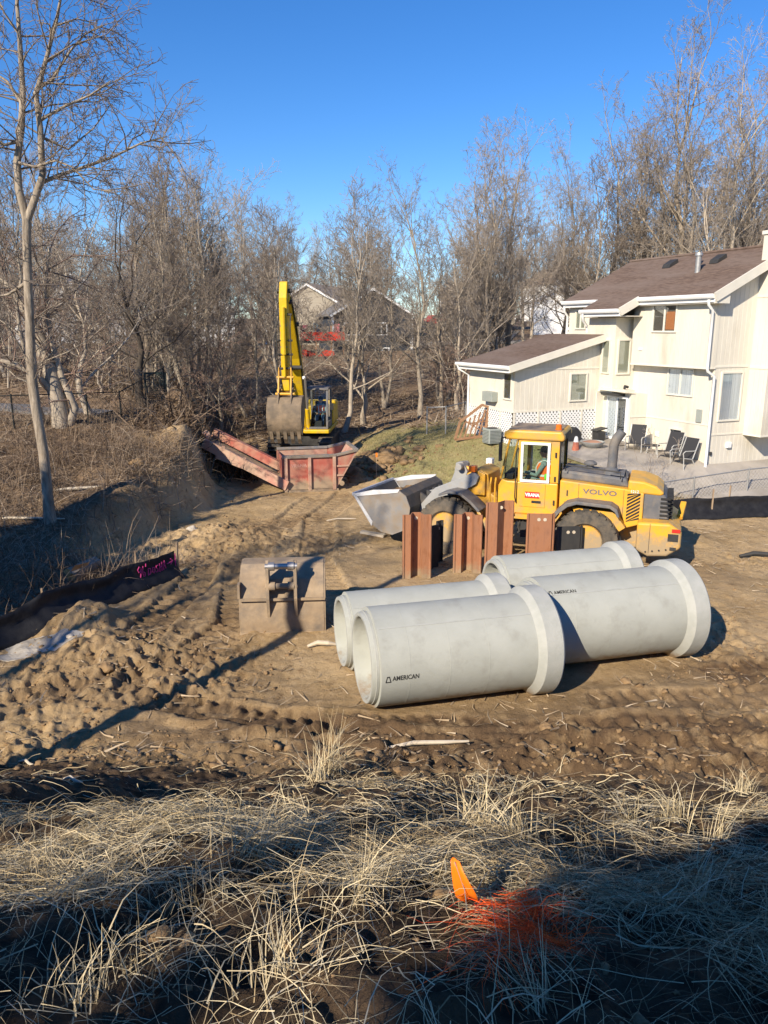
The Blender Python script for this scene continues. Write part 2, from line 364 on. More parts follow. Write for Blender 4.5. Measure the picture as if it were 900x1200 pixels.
def detail_h(x,y,full=True):
    site=(sst(8.2,9.6,y+.055*x)*(1-sst(27,31,y)))*sst(-.2,.3,x-bound(y))*(1-sst(22.9,23.4,y)*sst(1,7,x))
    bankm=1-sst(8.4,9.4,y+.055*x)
    leftm=sst(.2,1.2,bound(y)-x)
    z=.07*fbm(x*.55,y*.55,3,21)+.03*fbm(x*1.7,y*1.7,3,22)
    # churned rubble strip beside the loose bucket and at the foot of the bank
    rub=np.clip(sst(.0,.35,fbm(x*.35+4,y*.35,2,40))*.6+1.0*np.exp(-(((x+4.6)/1.9)**2+((y-12.6)/1.5)**2))+.9*np.exp(-((y+.05*x-9.05)/.45)**2)+.5*np.exp(-(((x+4.3)/1.2)**2+((y-19.5)/3)**2)),0,1.2)*site
    lump=1-np.abs(fbm(x*2.6,y*2.6,3,33)); lump2=1-np.abs(fbm(x*6.,y*6.,2,34))
    z=z+rub*(.22*(lump-.75)+.10*(lump2-.75))+site*.05*np.clip(lump2-.8,0,1)*sst(0,.4,fbm(x*.5,y*.5,2,44))
    z=z+site*(.018*fbm(x*5,y*5,3,25))
    strip=np.exp(-((y+.05*x-9.75)/.85)**2)*sst(-4.5,-1,x)*site
    rdg=1-np.abs(fbm(x*.42+1.5,y*2.1,3,47)); z=z+strip*(.13*sst(.80,.93,rdg)+.05*np.abs(fbm(x*3.1,y*4.5,2,48)))
    chunk=np.floor((vn(x*5.5,y*7.5,49)+1)*2.5)/5.; z=z+site*(.35+.65*np.clip(strip+rub,0,1))*(.035*chunk+.022*np.abs(vn(x*13,y*15,50)))
    t,cov=track_h(x,y)
    z=z+t*site*(1-.5*np.clip(rub,0,1))
    z=z+bankm*(.20*fbm(x*1.0,y*1.0,3,50)+.16*(lump-.8)*sst(-.2,.3,fbm(x*.6,y*.6,2,52))+.09*(lump2-.75)+.03*fbm(x*9,y*9,2,51))*sst(-3,1.5,y)
    z=z+leftm*(.22*fbm(x*.7,y*.7,4,60)+.1*(1-np.abs(fbm(x*2,y*2,3,61)))-.1)*(sst(15,20,y))
    # spoil heaps
    for cx,cy,r,h in ((-7.6,30.2,1.6,1.1),(-6.6,28.9,1.0,.5),(-5.9,14.2,.7,.42),(-5.0,13.2,.9,.25),(-3.6,17.5,.9,.22),(-6.7,26.0,1.3,.55),(-4.1,20.5,1.3,.35),(0.2,31.5,1.0,.2),(-1.0,30.6,.9,.35),(1.0,33.6,1.2,.2),(8.4,20.8,.6,.15)):
        q=np.exp(-(((x-cx)**2+(y-cy)**2)/r**2)); z=z+h*q*(1+.5*fbm(x*2.2,y*2.2,3,70))
    z=z*(1-.8*sst(24.0,24.6,y)*sst(5,7,x))
    # flat pads where the heavy things stand
    for cx,cy,r in ((1.2,11.9,2.0),(4.1,13.6,2.0),(3.3,18.6,3.6),(-3.4,35.5,2.2),(-3.4,27.8,1.6)):
        q=np.exp(-(((x-cx)**2+(y-cy)**2)/r**2)**2); z=z*(1-.75*q)
    return z,rub,site,bankm,leftm,cov
def hgt(x,y):
    x=np.asarray(x,dtype=np.float64);y=np.asarray(y,dtype=np.float64)
    far=1-.7*sst(60,140,y)
    return base_h(x,y)+detail_h(x,y)[0]*far
_hgt_exact=hgt
class _Grid:
    def __init__(s,x0,x1,y0,y1,st):
        s.x0,s.y0,s.st=x0,y0,st; s.nx=int((x1-x0)/st)+2; s.ny=int((y1-y0)/st)+2
        X,Y=np.meshgrid(x0+np.arange(s.nx)*st,y0+np.arange(s.ny)*st); s.g=_hgt_exact(X,Y); s.l=s.g.tolist()
        s.x1=x0+(s.nx-1)*st; s.y1=y0+(s.ny-1)*st
    def many(s,x,y):
        a=np.clip((x-s.x0)/s.st,0,s.nx-1.001);b=np.clip((y-s.y0)/s.st,0,s.ny-1.001); i=a.astype(int);j=b.astype(int);a=a-i;b=b-j;g=s.g
        return (g[j,i]*(1-a)+g[j,i+1]*a)*(1-b)+(g[j+1,i]*(1-a)+g[j+1,i+1]*a)*b
    def one(s,x,y):
        a=(x-s.x0)/s.st;b=(y-s.y0)/s.st;i=int(a);j=int(b);a-=i;b-=j;l=s.l
        return (l[j][i]*(1-a)+l[j][i+1]*a)*(1-b)+(l[j+1][i]*(1-a)+l[j+1][i+1]*a)*b
_G1=_Grid(-24,24,-2,40,.07); _G2=_Grid(-130,130,-40,220,1.)
def hgt(x,y):
    x=np.asarray(x,dtype=np.float64);y=np.asarray(y,dtype=np.float64)
    near=(x>-23.9)&(x<23.9)&(y>-1.9)&(y<39.9)
    return np.where(near,_G1.many(x,y),_G2.many(x,y))
def hz(x,y):
    if -23.9<x<23.9 and -1.9<y<39.9: return _G1.one(x,y)
    if -129<x<129 and -39<y<219: return _G2.one(x,y)
    return float(_hgt_exact(np.array([x]),np.array([y]))[0])
PATIO_Z=1.0
def build_ground():
    ys=[-60,-40,-25,-15,-9,-5,-2.5,-1,-.3,.2]
    y=.2
    while y<41: y+=.014+.0027*y; ys.append(y)
    while y<420: y*=1.045; ys.append(y)
    ys+= [700,1500]
    ts=list(np.linspace(-1,1,861)); ex=[1.05,1.15,1.35,1.8,2.6,4.5,9]
    ts=[-e for e in ex[::-1]]+ts+ex
    Y,T=np.meshgrid(np.array(ys),np.array(ts),indexing='ij')
    W=.60*np.clip(Y,0,None)+4.6+np.where(Y<0,-.5*Y,0)
    X=T*W
    bh=base_h(X,Y); dz,rub,site,bankm,leftm,cov=detail_h(X,Y)
    Z=bh+dz*(1-.7*sst(60,140,Y))
    # keep the soil just under the patio slab
    nj=len(ts); ni=len(ys)
    V=np.stack([X,Y,Z],-1).reshape(-1,3)
    idx=np.arange(ni*nj).reshape(ni,nj)
    Fq=np.stack([idx[:-1,:-1],idx[:-1,1:],idx[1:,1:],idx[1:,:-1]],-1).reshape(-1,4)
    lawn=sst(.0,.5,np.where((X>-1.2)&(X<9.3),(Y-np.interp(X,[-1.2,0,4,7,9.3],[30.5,27.3,25.4,24.6,24.3])),-1)+.3*fbm(X,Y,3,80))*(1-sst(36,39,Y))*sst(-1.2,-.4,X+.3*fbm(X,Y,2,81))
    lawn=np.maximum(lawn,sst(24.3,24.6,Y)*(1-sst(30,34,Y))*sst(8,9,X)*(X<40))
    litter=np.clip(sst(36,40,Y)*(1-lawn)+np.maximum(leftm*sst(12.5,15,Y),.8*sst(0,.6,(-5.15-(17.1-Y)*.72)-X)*(Y<18.6)*sst(12,13,Y)),0,1)*(1-.95*np.exp(-(((X+6.7)/1.5)**2+((Y-26.2)/1.3)**2)))
    damp=np.clip(.4*sst(.1,.55,fbm(X*.3,Y*.45,3,90))*site+1.1*np.exp(-((Y+.05*X-9.6)/1.1)**2)*sst(-4.5,0,X)+.6*np.exp(-(((X-6.3)/2.2)**2+((Y-12.4)/.6)**2))+.35*cov,0,1)
    A=np.stack([lawn,litter,damp,bankm],-1).reshape(-1,4)
    m=bpy.data.materials.new('earth'); m.use_nodes=True; nt=m.node_tree; N=nt.nodes; L=nt.links
    b=N['Principled BSDF']; b.inputs['Roughness'].default_value=.95; b.inputs['Specular IOR Level'].default_value=.15
    at=N.new('ShaderNodeAttribute'); at.attribute_name='zone'; sp=N.new('ShaderNodeSeparateColor'); L.new(at.outputs['Color'],sp.inputs[0])
    tc=N.new('ShaderNodeTexCoord')
    def nz(s_,det=8,ro=.65):
        n=N.new('ShaderNodeTexNoise'); n.inputs['Scale'].default_value=s_; n.inputs['Detail'].default_value=det; n.inputs['Roughness'].default_value=ro; L.new(tc.outputs['Object'],n.inputs['Vector']); return n.outputs['Fac']
    def mr(x,a,b_):
        r=N.new('ShaderNodeMapRange'); r.inputs['From Min'].default_value=a; r.inputs['From Max'].default_value=b_; L.new(x,r.inputs['Value']); return r.outputs[0]
    def mix(f,a,b_):
        x=N.new('ShaderNodeMix'); x.data_type='RGBA'; L.new(f,x.inputs['Factor'])
        for i,q in ((6,a),(7,b_)):
            if isinstance(q,tuple): x.inputs[i].default_value=(*q,1)
            else: L.new(q,x.inputs[i])
        return x.outputs[2]
    dirt=mix(mr(nz(.55,10),.35,.65),(.34,.232,.112),(.48,.345,.19))
    dirt=mix(mr(nz(9,8,.75),.5,.72),dirt,(.52,.39,.24))
    dirt=mix(mr(nz(3.2,8,.7),.56,.7),dirt,(.22,.14,.07))
    dampn=N.new('ShaderNodeMath'); dampn.operation='MULTIPLY'; L.new(sp.outputs[2],dampn.inputs[0]); L.new(mr(nz(2.4),.25,.5),dampn.inputs[1])
    dirt=mix(dampn.outputs[0],dirt,(.13,.083,.046))
    lw=mix(mr(nz(1.3),.35,.65),(.30,.25,.115),(.235,.225,.09)); lw=mix(mr(nz(14),.5,.7),lw,(.37,.30,.17))
    lt=mix(mr(nz(2.2,8,.75),.35,.65),(.10,.068,.043),(.26,.18,.11)); lt=mix(mr(nz(17,8,.8),.5,.7),lt,(.30,.22,.15))
    c=mix(sp.outputs[0],dirt,lw); c=mix(sp.outputs[1],c,lt)
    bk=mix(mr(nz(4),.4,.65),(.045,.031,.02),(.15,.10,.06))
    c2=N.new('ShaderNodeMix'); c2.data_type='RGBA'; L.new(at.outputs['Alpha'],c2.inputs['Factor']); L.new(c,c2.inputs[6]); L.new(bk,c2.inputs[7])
    L.new(c2.outputs[2],b.inputs['Base Color'])
    bp=N.new('ShaderNodeBump'); bp.inputs['Strength'].default_value=1; bp.inputs['Distance'].default_value=.045; L.new(nz(7,10,.75),bp.inputs['Height'])
    bp2=N.new('ShaderNodeBump'); bp2.inputs['Strength'].default_value=.8; bp2.inputs['Distance'].default_value=.02; L.new(nz(38,6,.7),bp2.inputs['Height']); L.new(bp.outputs[0],bp2.inputs['Normal'])
    L.new(bp2.outputs[0],b.inputs['Normal'])
    g=npmesh('ground',V,Fq,m,smooth=True,attr={'zone':A}); tag(g,kind='structure')
build_ground()

def sheet(name,pts,m,dz=.03,thick=.12,zfix=None):
    """flat slab / path from a plan polygon"""
    mb=MB(); n=len(pts)
    top=[(x,y,(hz(x,y)+dz) if zfix is None else zfix) for x,y in pts]
    bot=[(x,y,z-thick) for x,y,z in top]
    mb.add(top+bot,[list(range(n)),list(range(n,2*n))[::-1]]+[[i,n+i,n+(i+1)%n,(i+1)%n] for i in range(n)])
    return tag(mb.build(name,m),kind='structure')
def ribbon(name,cl,w,m,dz=.05,step=1.):
    """path following the ground"""
    P=[]
    for (a,b),(c,d) in zip(cl[:-1],cl[1:]):
        k=max(1,int(math.hypot(c-a,d-b)/step))
        for i in range(k): P.append((a+(c-a)*i/k,b+(d-b)*i/k))
    P.append(cl[-1]); V=[];Fc=[]
    for i,p in enumerate(P):
        q=P[min(i+1,len(P)-1)];r=P[max(i-1,0)];dx,dy=q[0]-r[0],q[1]-r[1];l=math.hypot(dx,dy);nx,ny=-dy/l,dx/l
        z=max(hz(p[0]+nx*w/2*t,p[1]+ny*w/2*t) for t in(-1,0,1))+dz
        for t in(-1,1): V.append((p[0]+nx*w/2*t,p[1]+ny*w/2*t,z))
        for t in(-1,1): V.append((p[0]+nx*w/2*t,p[1]+ny*w/2*t,z-.5))
    for i in range(len(P)-1):
        a=i*4;b=a+4; Fc+=[(a,a+1,b+1,b),(a,b,b+2,a+2),(a+1,a+3,b+3,b+1)]
    mb=MB(); mb.add(V,Fc); return tag(mb.build(name,m),kind='structure')
ribbon('path',[(-46,35),(-30,32.6),(-18,31.2),(-11.2,31.0)],1.8,M['asphalt'])
ribbon('road',[(-6,104),(10,100),(26,98),(60,112)],6.5,M['asphalt'],dz=.12,step=3)
ribbon('driveway',[(14,101),(18,120),(22,140)],4,M['asphalt'],dz=.14,step=3)

def draped(name,poly,m,dz=.04,cell=.4,thick=.15):
    """paving that follows the ground: a plan polygon cut into small cells"""
    import bmesh
    bm=bmesh.new(); bm.faces.new([bm.verts.new((x,y,0)) for x,y in poly])
    xs=[p[0] for p in poly];ys=[p[1] for p in poly]
    for ax,lo,hi in ((0,min(xs),max(xs)),(1,min(ys),max(ys))):
        k=lo+cell
        while k<hi:
            bmesh.ops.bisect_plane(bm,geom=bm.verts[:]+bm.edges[:]+bm.faces[:],plane_co=(k,0,0) if ax==0 else (0,k,0),plane_no=(1,0,0) if ax==0 else (0,1,0)); k+=cell
    for v in bm.verts: v.co.z=float(base_h(np.array([v.co.x]),np.array([v.co.y]))[0])+dz
    me=bpy.data.meshes.new(name); bm.to_mesh(me); bm.free(); me.materials.append(m)
    o=bpy.data.objects.new(name,me); col.objects.link(o); sm=o.modifiers.new('thick','SOLIDIFY'); sm.thickness=thick; sm.offset=-1
    return tag(o,kind='structure')
# ------------------------------------------------------------------ lettering
def text_geo(s,size=1.,bold=0.):
    """flat letter outlines as (verts, faces) in the XY plane, left aligned, centred in Y"""
    cu=bpy.data.curves.new('t','FONT'); cu.body=s; cu.size=size; cu.align_x='LEFT'; cu.align_y='CENTER'; cu.offset=bold; cu.resolution_u=3; cu.fill_mode='BOTH'
    o=bpy.data.objects.new('t',cu); col.objects.link(o); bpy.context.view_layer.update()
    dg=bpy.context.evaluated_depsgraph_get(); me=o.evaluated_get(dg).to_mesh()
    V=[tuple(v.co) for v in me.vertices]; Fc=[tuple(p.vertices) for p in me.polygons]
    o.evaluated_get(dg).to_mesh_clear(); bpy.data.objects.remove(o); bpy.data.curves.remove(cu)
    return V,Fc
# ------------------------------------------------------------------ concrete pipes
PIPE_DIR=Vector((.967,.255,0))
def pipe(c,ln,R,label,text=None,tang=.6,rz=None):
    a=math.atan2(.255,.967) if rz is None else rz
    zg=hz(c[0]+1.2,c[1]+.3)
    t=thing('concrete_pipe',label,'pipe',(c[0],c[1],c[2]),a,'concrete pipes lying on the site')
    ri=R-.145; rb=R+.105
    mb=MB(); n=72
    mb.lathe([(R-.075,0),(R-.07,.012),(R-.06,.115),(R,.118),(R,ln-.40),(ri,ln-.40),(ri,.015),(ri+.01,0)],axis='x',n=n,closed=True)
    mb.build('barrel',M['concrete'],t,smooth=40)
    mb=MB(); mb.lathe([(R,ln-.40),(rb,ln-.30),(rb+.005,ln-.03),(rb-.02,ln),(R-.03,ln),(R-.05,ln-.13),(ri,ln-.13),(ri,ln-.40)],axis='x',n=n,closed=True)
    mb.build('bell',M['concrete_smooth'],t,smooth=35)
    mb=MB(); mb.lathe([(R-.078,-.004),(R-.072,.055),(R-.055,.06),(R-.058,.10),(ri+.03,.10),(ri+.02,-.004)],axis='x',n=n,closed=True)
    mb.build('spigot_ring',M['concrete_smooth'],t,smooth=35)
    for th in (.95,):
        mb=MB(); mb.boxb(.14,ln-.41,-.012,.012,-.004,.004)
        mb.v=[(x,-(R+z)*math.cos(th)+y*math.sin(th),(R+z)*math.sin(th)+y*math.cos(th)) for x,y,z in mb.v]; mb.build('form_seam',M['concrete_smooth'],t)
    mb=MB()
    for k in range(3):
        x=.55+.62*k; rr_=R+.0015; mb.lathe([(rr_,x-.006),(rr_+.0015,x),(rr_,x+.006)],axis='x',n=n)
    mb.build('form_ring',M['concrete'],t,smooth=60)
    if text:
        V,Fc=text_geo(text,.10,.0025); mb=MB()
        tri=([(-.13,-.045,0),(-.02,-.045,0),(-.05,.05,0),(-.10,.05,0)],[(0,1,2,3)])
        for VV,FF in ((V,Fc),):
            pts=[]
            for x,y,z in VV:
                th=tang+y*1.0/R; pts.append((.28+x*.82,-(R+.003)*math.cos(th),(R+.003)*math.sin(th)))
            mb.add(pts,FF)
        # trapezoid emblem with a notch
        S9=.8
        for px_ in ([(-.16,-.05),(-.135,-.05),(-.105,.055),(-.125,.055)],[(-.125,.03),(-.065,.03),(-.065,.055),(-.125,.055)],[(-.085,.055),(-.065,.055),(-.03,-.05),(-.055,-.05)],[(-.16,-.07),(-.03,-.07),(-.03,-.05),(-.16,-.05)]):
            mb.add([(.28+x*.66,-(R+.003)*math.cos(tang+y*S9/R),(R+.003)*math.sin(tang+y*S9/R)) for x,y in px_],[(0,1,2,3)])
        mb.build('lettering',M['ink'],t)
    return t
pipe((-.34,10.96,.80),2.98,.765,'front left concrete pipe with black stencil near its open narrow end','AMERICAN',-.05)
pipe((-.74,12.30,.68),2.95,.665,'concrete pipe lying behind the front stencilled one, its mouth just left of it','AMERICAN',.32)
pipe((2.42,12.35,.82),3.02,.765,'large concrete pipe at the right end, a curved shadow across its barrel','AMERICAN',1.0)
pipe((2.15,14.45,.68),2.95,.665,'rearmost concrete pipe, in front of the wheel loader, mouth half hidden','AMERICAN',.3)

# ------------------------------------------------------------------ steel sheet piles
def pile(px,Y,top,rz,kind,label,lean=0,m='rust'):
    zt=gy(px,top,Y).z; x=gy(px,top,Y).x; z0=hz(x,Y)-.15; h=zt-z0
    t=thing('sheet_pile',label,'sheet pile',(x,Y,z0),rz,'rusty sheet piles standing behind the pipes')
    t.rotation_euler=(lean,0,rz)
    if kind=='u': pl=[(-.36,0),(-.17,-.02),(-.09,.24),(.10,.24),(.17,-.02),(.36,0)]
    elif kind=='z': pl=[(-.34,-.02),(-.05,0),(.13,.26),(.36,.28)]
    else: pl=[(-.36,.0),(.28,0),(.34,.07)]
    pl=[(a*.86,b*.95) for a,b in pl]
    th=.022; mb=MB()
    # offset outline
    nrm=[]
    for i in range(len(pl)):
        a=Vector(pl[max(i-1,0)]);b=Vector(pl[min(i+1,len(pl)-1)]);d=(b-a).normalized();nrm.append((-d.y*th,d.x*th))
    out=[(p[0],p[1]) for p in pl]+[(p[0]+n[0],p[1]+n[1]) for p,n in list(zip(pl,nrm))[::-1]]
    mb.prism(out,'z',0,h)
    # interlock knuckles
    for s_ in (0,-1):
        p=pl[s_]; mb.tube([(p[0],p[1],0),(p[0],p[1],h-.005)],.03,8)
    mb.build('steel_section',M[m],t,smooth=30)
    for hx in ((-.27,.27) if kind!='f' else (-.06,.08)):
        if kind=='u': hx,hy=(0.0,.228) if hx<0 else (None,None)
        elif kind=='z': hx,hy=(.035,.10) if hx<0 else (None,None)
        else: hy=-.006
        if hx is None: continue
        mb=MB(); mb.lathe([(.04,-.004),(.04,.004)],(hx,hy,h-.14),'y',14); mb.build('lifting_hole',M['pale_wood'],t)
    return t
pile(489,17.15,603,R(4),'u','leftmost rusty sheet pile, a U section with a sling loop on top')
pile(516,18.15,614,R(38),'z','sheet pile with shade put into its near-black colour, beside the leftmost one',m='dark')  # near-black material stands in for the shade on this pile
pile(549,17.6,603,R(-6),'u','short orange-brown sheet pile in front of the front loader wheel')
pile(586,17.5,589,R(-8),'z','tallest rusty sheet pile standing below the loader cab')
pile(635,17.3,602,R(-3),'f','flat faced rusty sheet pile with two bright holes')
pile(669,17.75,617,R(5),'f','sheet pile coloured near black for its shade, against the rear loader wheel',m='dark')  # shade painted in: dark steel instead of rust

# ------------------------------------------------------------------ loose excavator bucket
def loose_bucket():
    p=gz(332,741,.03)
    t=thing('excavator_bucket','muddy loose excavator bucket lying on the dirt left of the pipes','bucket',(p.x,p.y+.0,hz(p.x,p.y)-.04),R(4))
    w=.79
    prof=[(0,.0),(-.06,.32),(.02,.70),(.20,1.02),(.52,1.24),(.85,1.26)]
    inn=[(a+.05,b-.01) for a,b in prof[::-1]]
    mb=MB(); mb.prism([(a,b) for a,b in prof+inn],'x',-w,w); mb.build('back_plate',M['mud_steel'],t,smooth=25,bevel=.008)
    for s_ in (-1,1):
        mb=MB(); mb.prism([(0,0),(-.05,.32),(.03,.70),(.21,1.01),(.53,1.22),(.85,1.25),(1.05,.7),(.95,.1),(.5,0)],'x',s_*w-.012+s_*.014,s_*w+.012+s_*.014); mb.build('side_plate',M['mud_steel'],t)
    mb=MB(); mb.boxb(-w-.02,w+.02,-.07,-.035,.68,.73); mb.boxb(-w-.03,w+.03,-.03,.04,-.01,.05); 
    mb.boxb(-w-.045,-w+.0,-.03,.16,.72,1.0); mb.build('wear_strip',M['mud_steel'],t)
    for s_ in (-.26,.26):
        mb=MB(); mb.prism([(-.065,.36),(-.16,.75),(-.12,1.32),(.02,1.46),(.12,1.40),(.22,1.05),(.03,.70)],'x',s_-.03,s_+.03); mb.build('ear_plate',M['mud_steel'],t,bevel=.006)
    for y_,z_ in ((-.06,1.36),(-.08,.98)):
        mb=MB(); mb.lathe([(.055,-.30),(.055,.30)],(0,y_,z_),'x',14); mb.lathe([(.08,-.24),(.08,-.12)],(0,y_,z_),'x',14); mb.lathe([(.08,.12),(.08,.24)],(0,y_,z_),'x',14)
        mb.build('hinge_pin',M['chrome'] if z_>1.2 else M['mud_steel'],t,smooth=40)
    for k in range(5):
        mb=MB(); x=-.62+.31*k; mb.prism([(.9,.04),(1.08,.02),(1.32,-.02),(1.08,.14),(.9,.14)],'x',x-.06,x+.06); mb.build('tooth',M['mud_steel'],t)
loose_bucket()

# ------------------------------------------------------------------ red rock box with chute
def rock_box():
    t=thing('rock_box','faded red steel rock box with a long sloping chute below the excavator','steel box',(-3.55,26.9,hz(-3.3,27.2)+.02),R(13))
    L=1.85; W=2.0; Hh=1.20
    # walls (local x to the right, y away)
    mb=MB(); mb.boxb(0,L,0,.06,.06,Hh); mb.build('front_wall',M['red_steel'],t,bevel=.01)
    mb=MB(); mb.boxb(0,L,W-.06,W,.06,Hh+.02); mb.build('rear_wall',M['red_worn'],t)
    mb=MB(); mb.boxb(-.02,L,.06,W-.06,.0,.06); mb.build('floor_plate',M['mud_steel'],t)
    mb=MB(); mb.prism([(-.06,.06),(0,.06),(0,Hh),(-.06,Hh)],'y',.0,W); mb.build('end_wall',M['red_steel'],t)
    # flared right end: slanted plate with side cheeks
    mb=MB(); mb.prism([(L-.02,.08),(L+.04,.05),(L+.80,1.36),(L+.74,1.40)],'y',.0,W); mb.build('flared_end',M['red_worn'],t)
    for y_ in (0,W-.05):
        mb=MB(); mb.prism([(L,.1),(L+.75,1.36),(L,Hh)],'y',y_,y_+.05); mb.build('end_cheek',M['red_steel'],t)
    mb=MB()
    for x in (.02,.86,1.75): mb=MB(); mb.boxb(x,x+.11,-.09,-.002,.02,Hh+.02); mb.build('side_rib',M['red_worn'],t,bevel=.008)
    for a,z in ((.5,.84),(.3,.5)): mb=MB(); mb.boxb(L+.04,L+a,-.05,-.002,z,z+.06); mb.build('end_rib',M['red_worn'],t)
    mb=MB(); mb.boxb(-.05,L+.02,-.08,.10,Hh+.003,Hh+.10); mb.boxb(-.05,L+.02,W-.10,W+.06,Hh+.023,Hh+.11); mb.beam((L,0.0,Hh+.06),(L+.80,.0,1.42),.12,.09); mb.beam((L,W,Hh+.06),(L+.80,W,1.42),.12,.09); mb.beam((L+.78,-.05,1.43),(L+.78,W+.05,1.43),.12,.09)
    mb.build('top_rim',M['bucket_steel'],t,bevel=.008)
    mb=MB(); mb.boxb(.0,L+.1,-.07,.03,-.03,.055); mb.lathe([(.09,-.09),(.09,.0)],(L+.22,0,.24),'y',14); mb.build('base_rail',M['mud_steel'],t)
    V,Fc=text_geo('VRANA',.17,.003); mb=MB(); mb.add([(.26+x,-.006,.92+y) for x,y,z in V],Fc); mb.build('lettering',M['red_worn'] if False else M['faded_letter'],t)
    # chute: trough of two side beams and a floor, rising to the left and away
    p0=Vector((.1,-.12,.05)); p1=Vector((-2.75,1.35,1.62)); off=Vector((.35,1.0,.16))
    d=(p1-p0).normalized()
    mb=MB(); mb.beam(p0+Vector((0,0,.18)),p1+Vector((0,0,.05)),.09,.36); mb.build('chute_side',M['red_worn'],t,bevel=.01)
    mb=MB(); mb.beam(p0+off+Vector((0,0,.30)),p1+off*.9+Vector((.1,0,.16)),.22,.30); mb.build('chute_side',M['red_steel'],t,bevel=.01)
    mb=MB(); q=[p0+Vector((0,0,.02)),p0+off,p1+off*.9,p1]
    mb.add([tuple(v) for v in q]+[tuple(v-Vector((0,0,.05))) for v in q],[(0,1,2,3),(7,6,5,4),(0,4,5,1),(1,5,6,2),(2,6,7,3),(3,7,4,0)]); mb.build('chute_floor',M['mud_steel'],t)
    mb=MB()
    for k in (.25,.5,.75):
        mb=MB(); a=p0.lerp(p1,k); mb.beam(a+Vector((0,-.02,.1)),a+Vector((0,-.02,.36)),.05,.10); mb.build('chute_rib',M['red_worn'],t)
    mb=MB()
    a=p0.lerp(p1,.55); b=p0.lerp(p1,.9); mb.beam(a+Vector((.1,-.1,-.05)),b+Vector((.15,-.1,-.25)),.07,.16)
    mb.build('chute_strut',M['red_worn'],t)
    mb=MB(); a=p1+off*.45+Vector((-.05,0,.22)); mb.tube([a+Vector((-.05,-.05,-.08)),a+Vector((.12,.02,.02))],.17,12); mb.build('chute_roller',M['red_worn'],t,smooth=40)
rock_box()

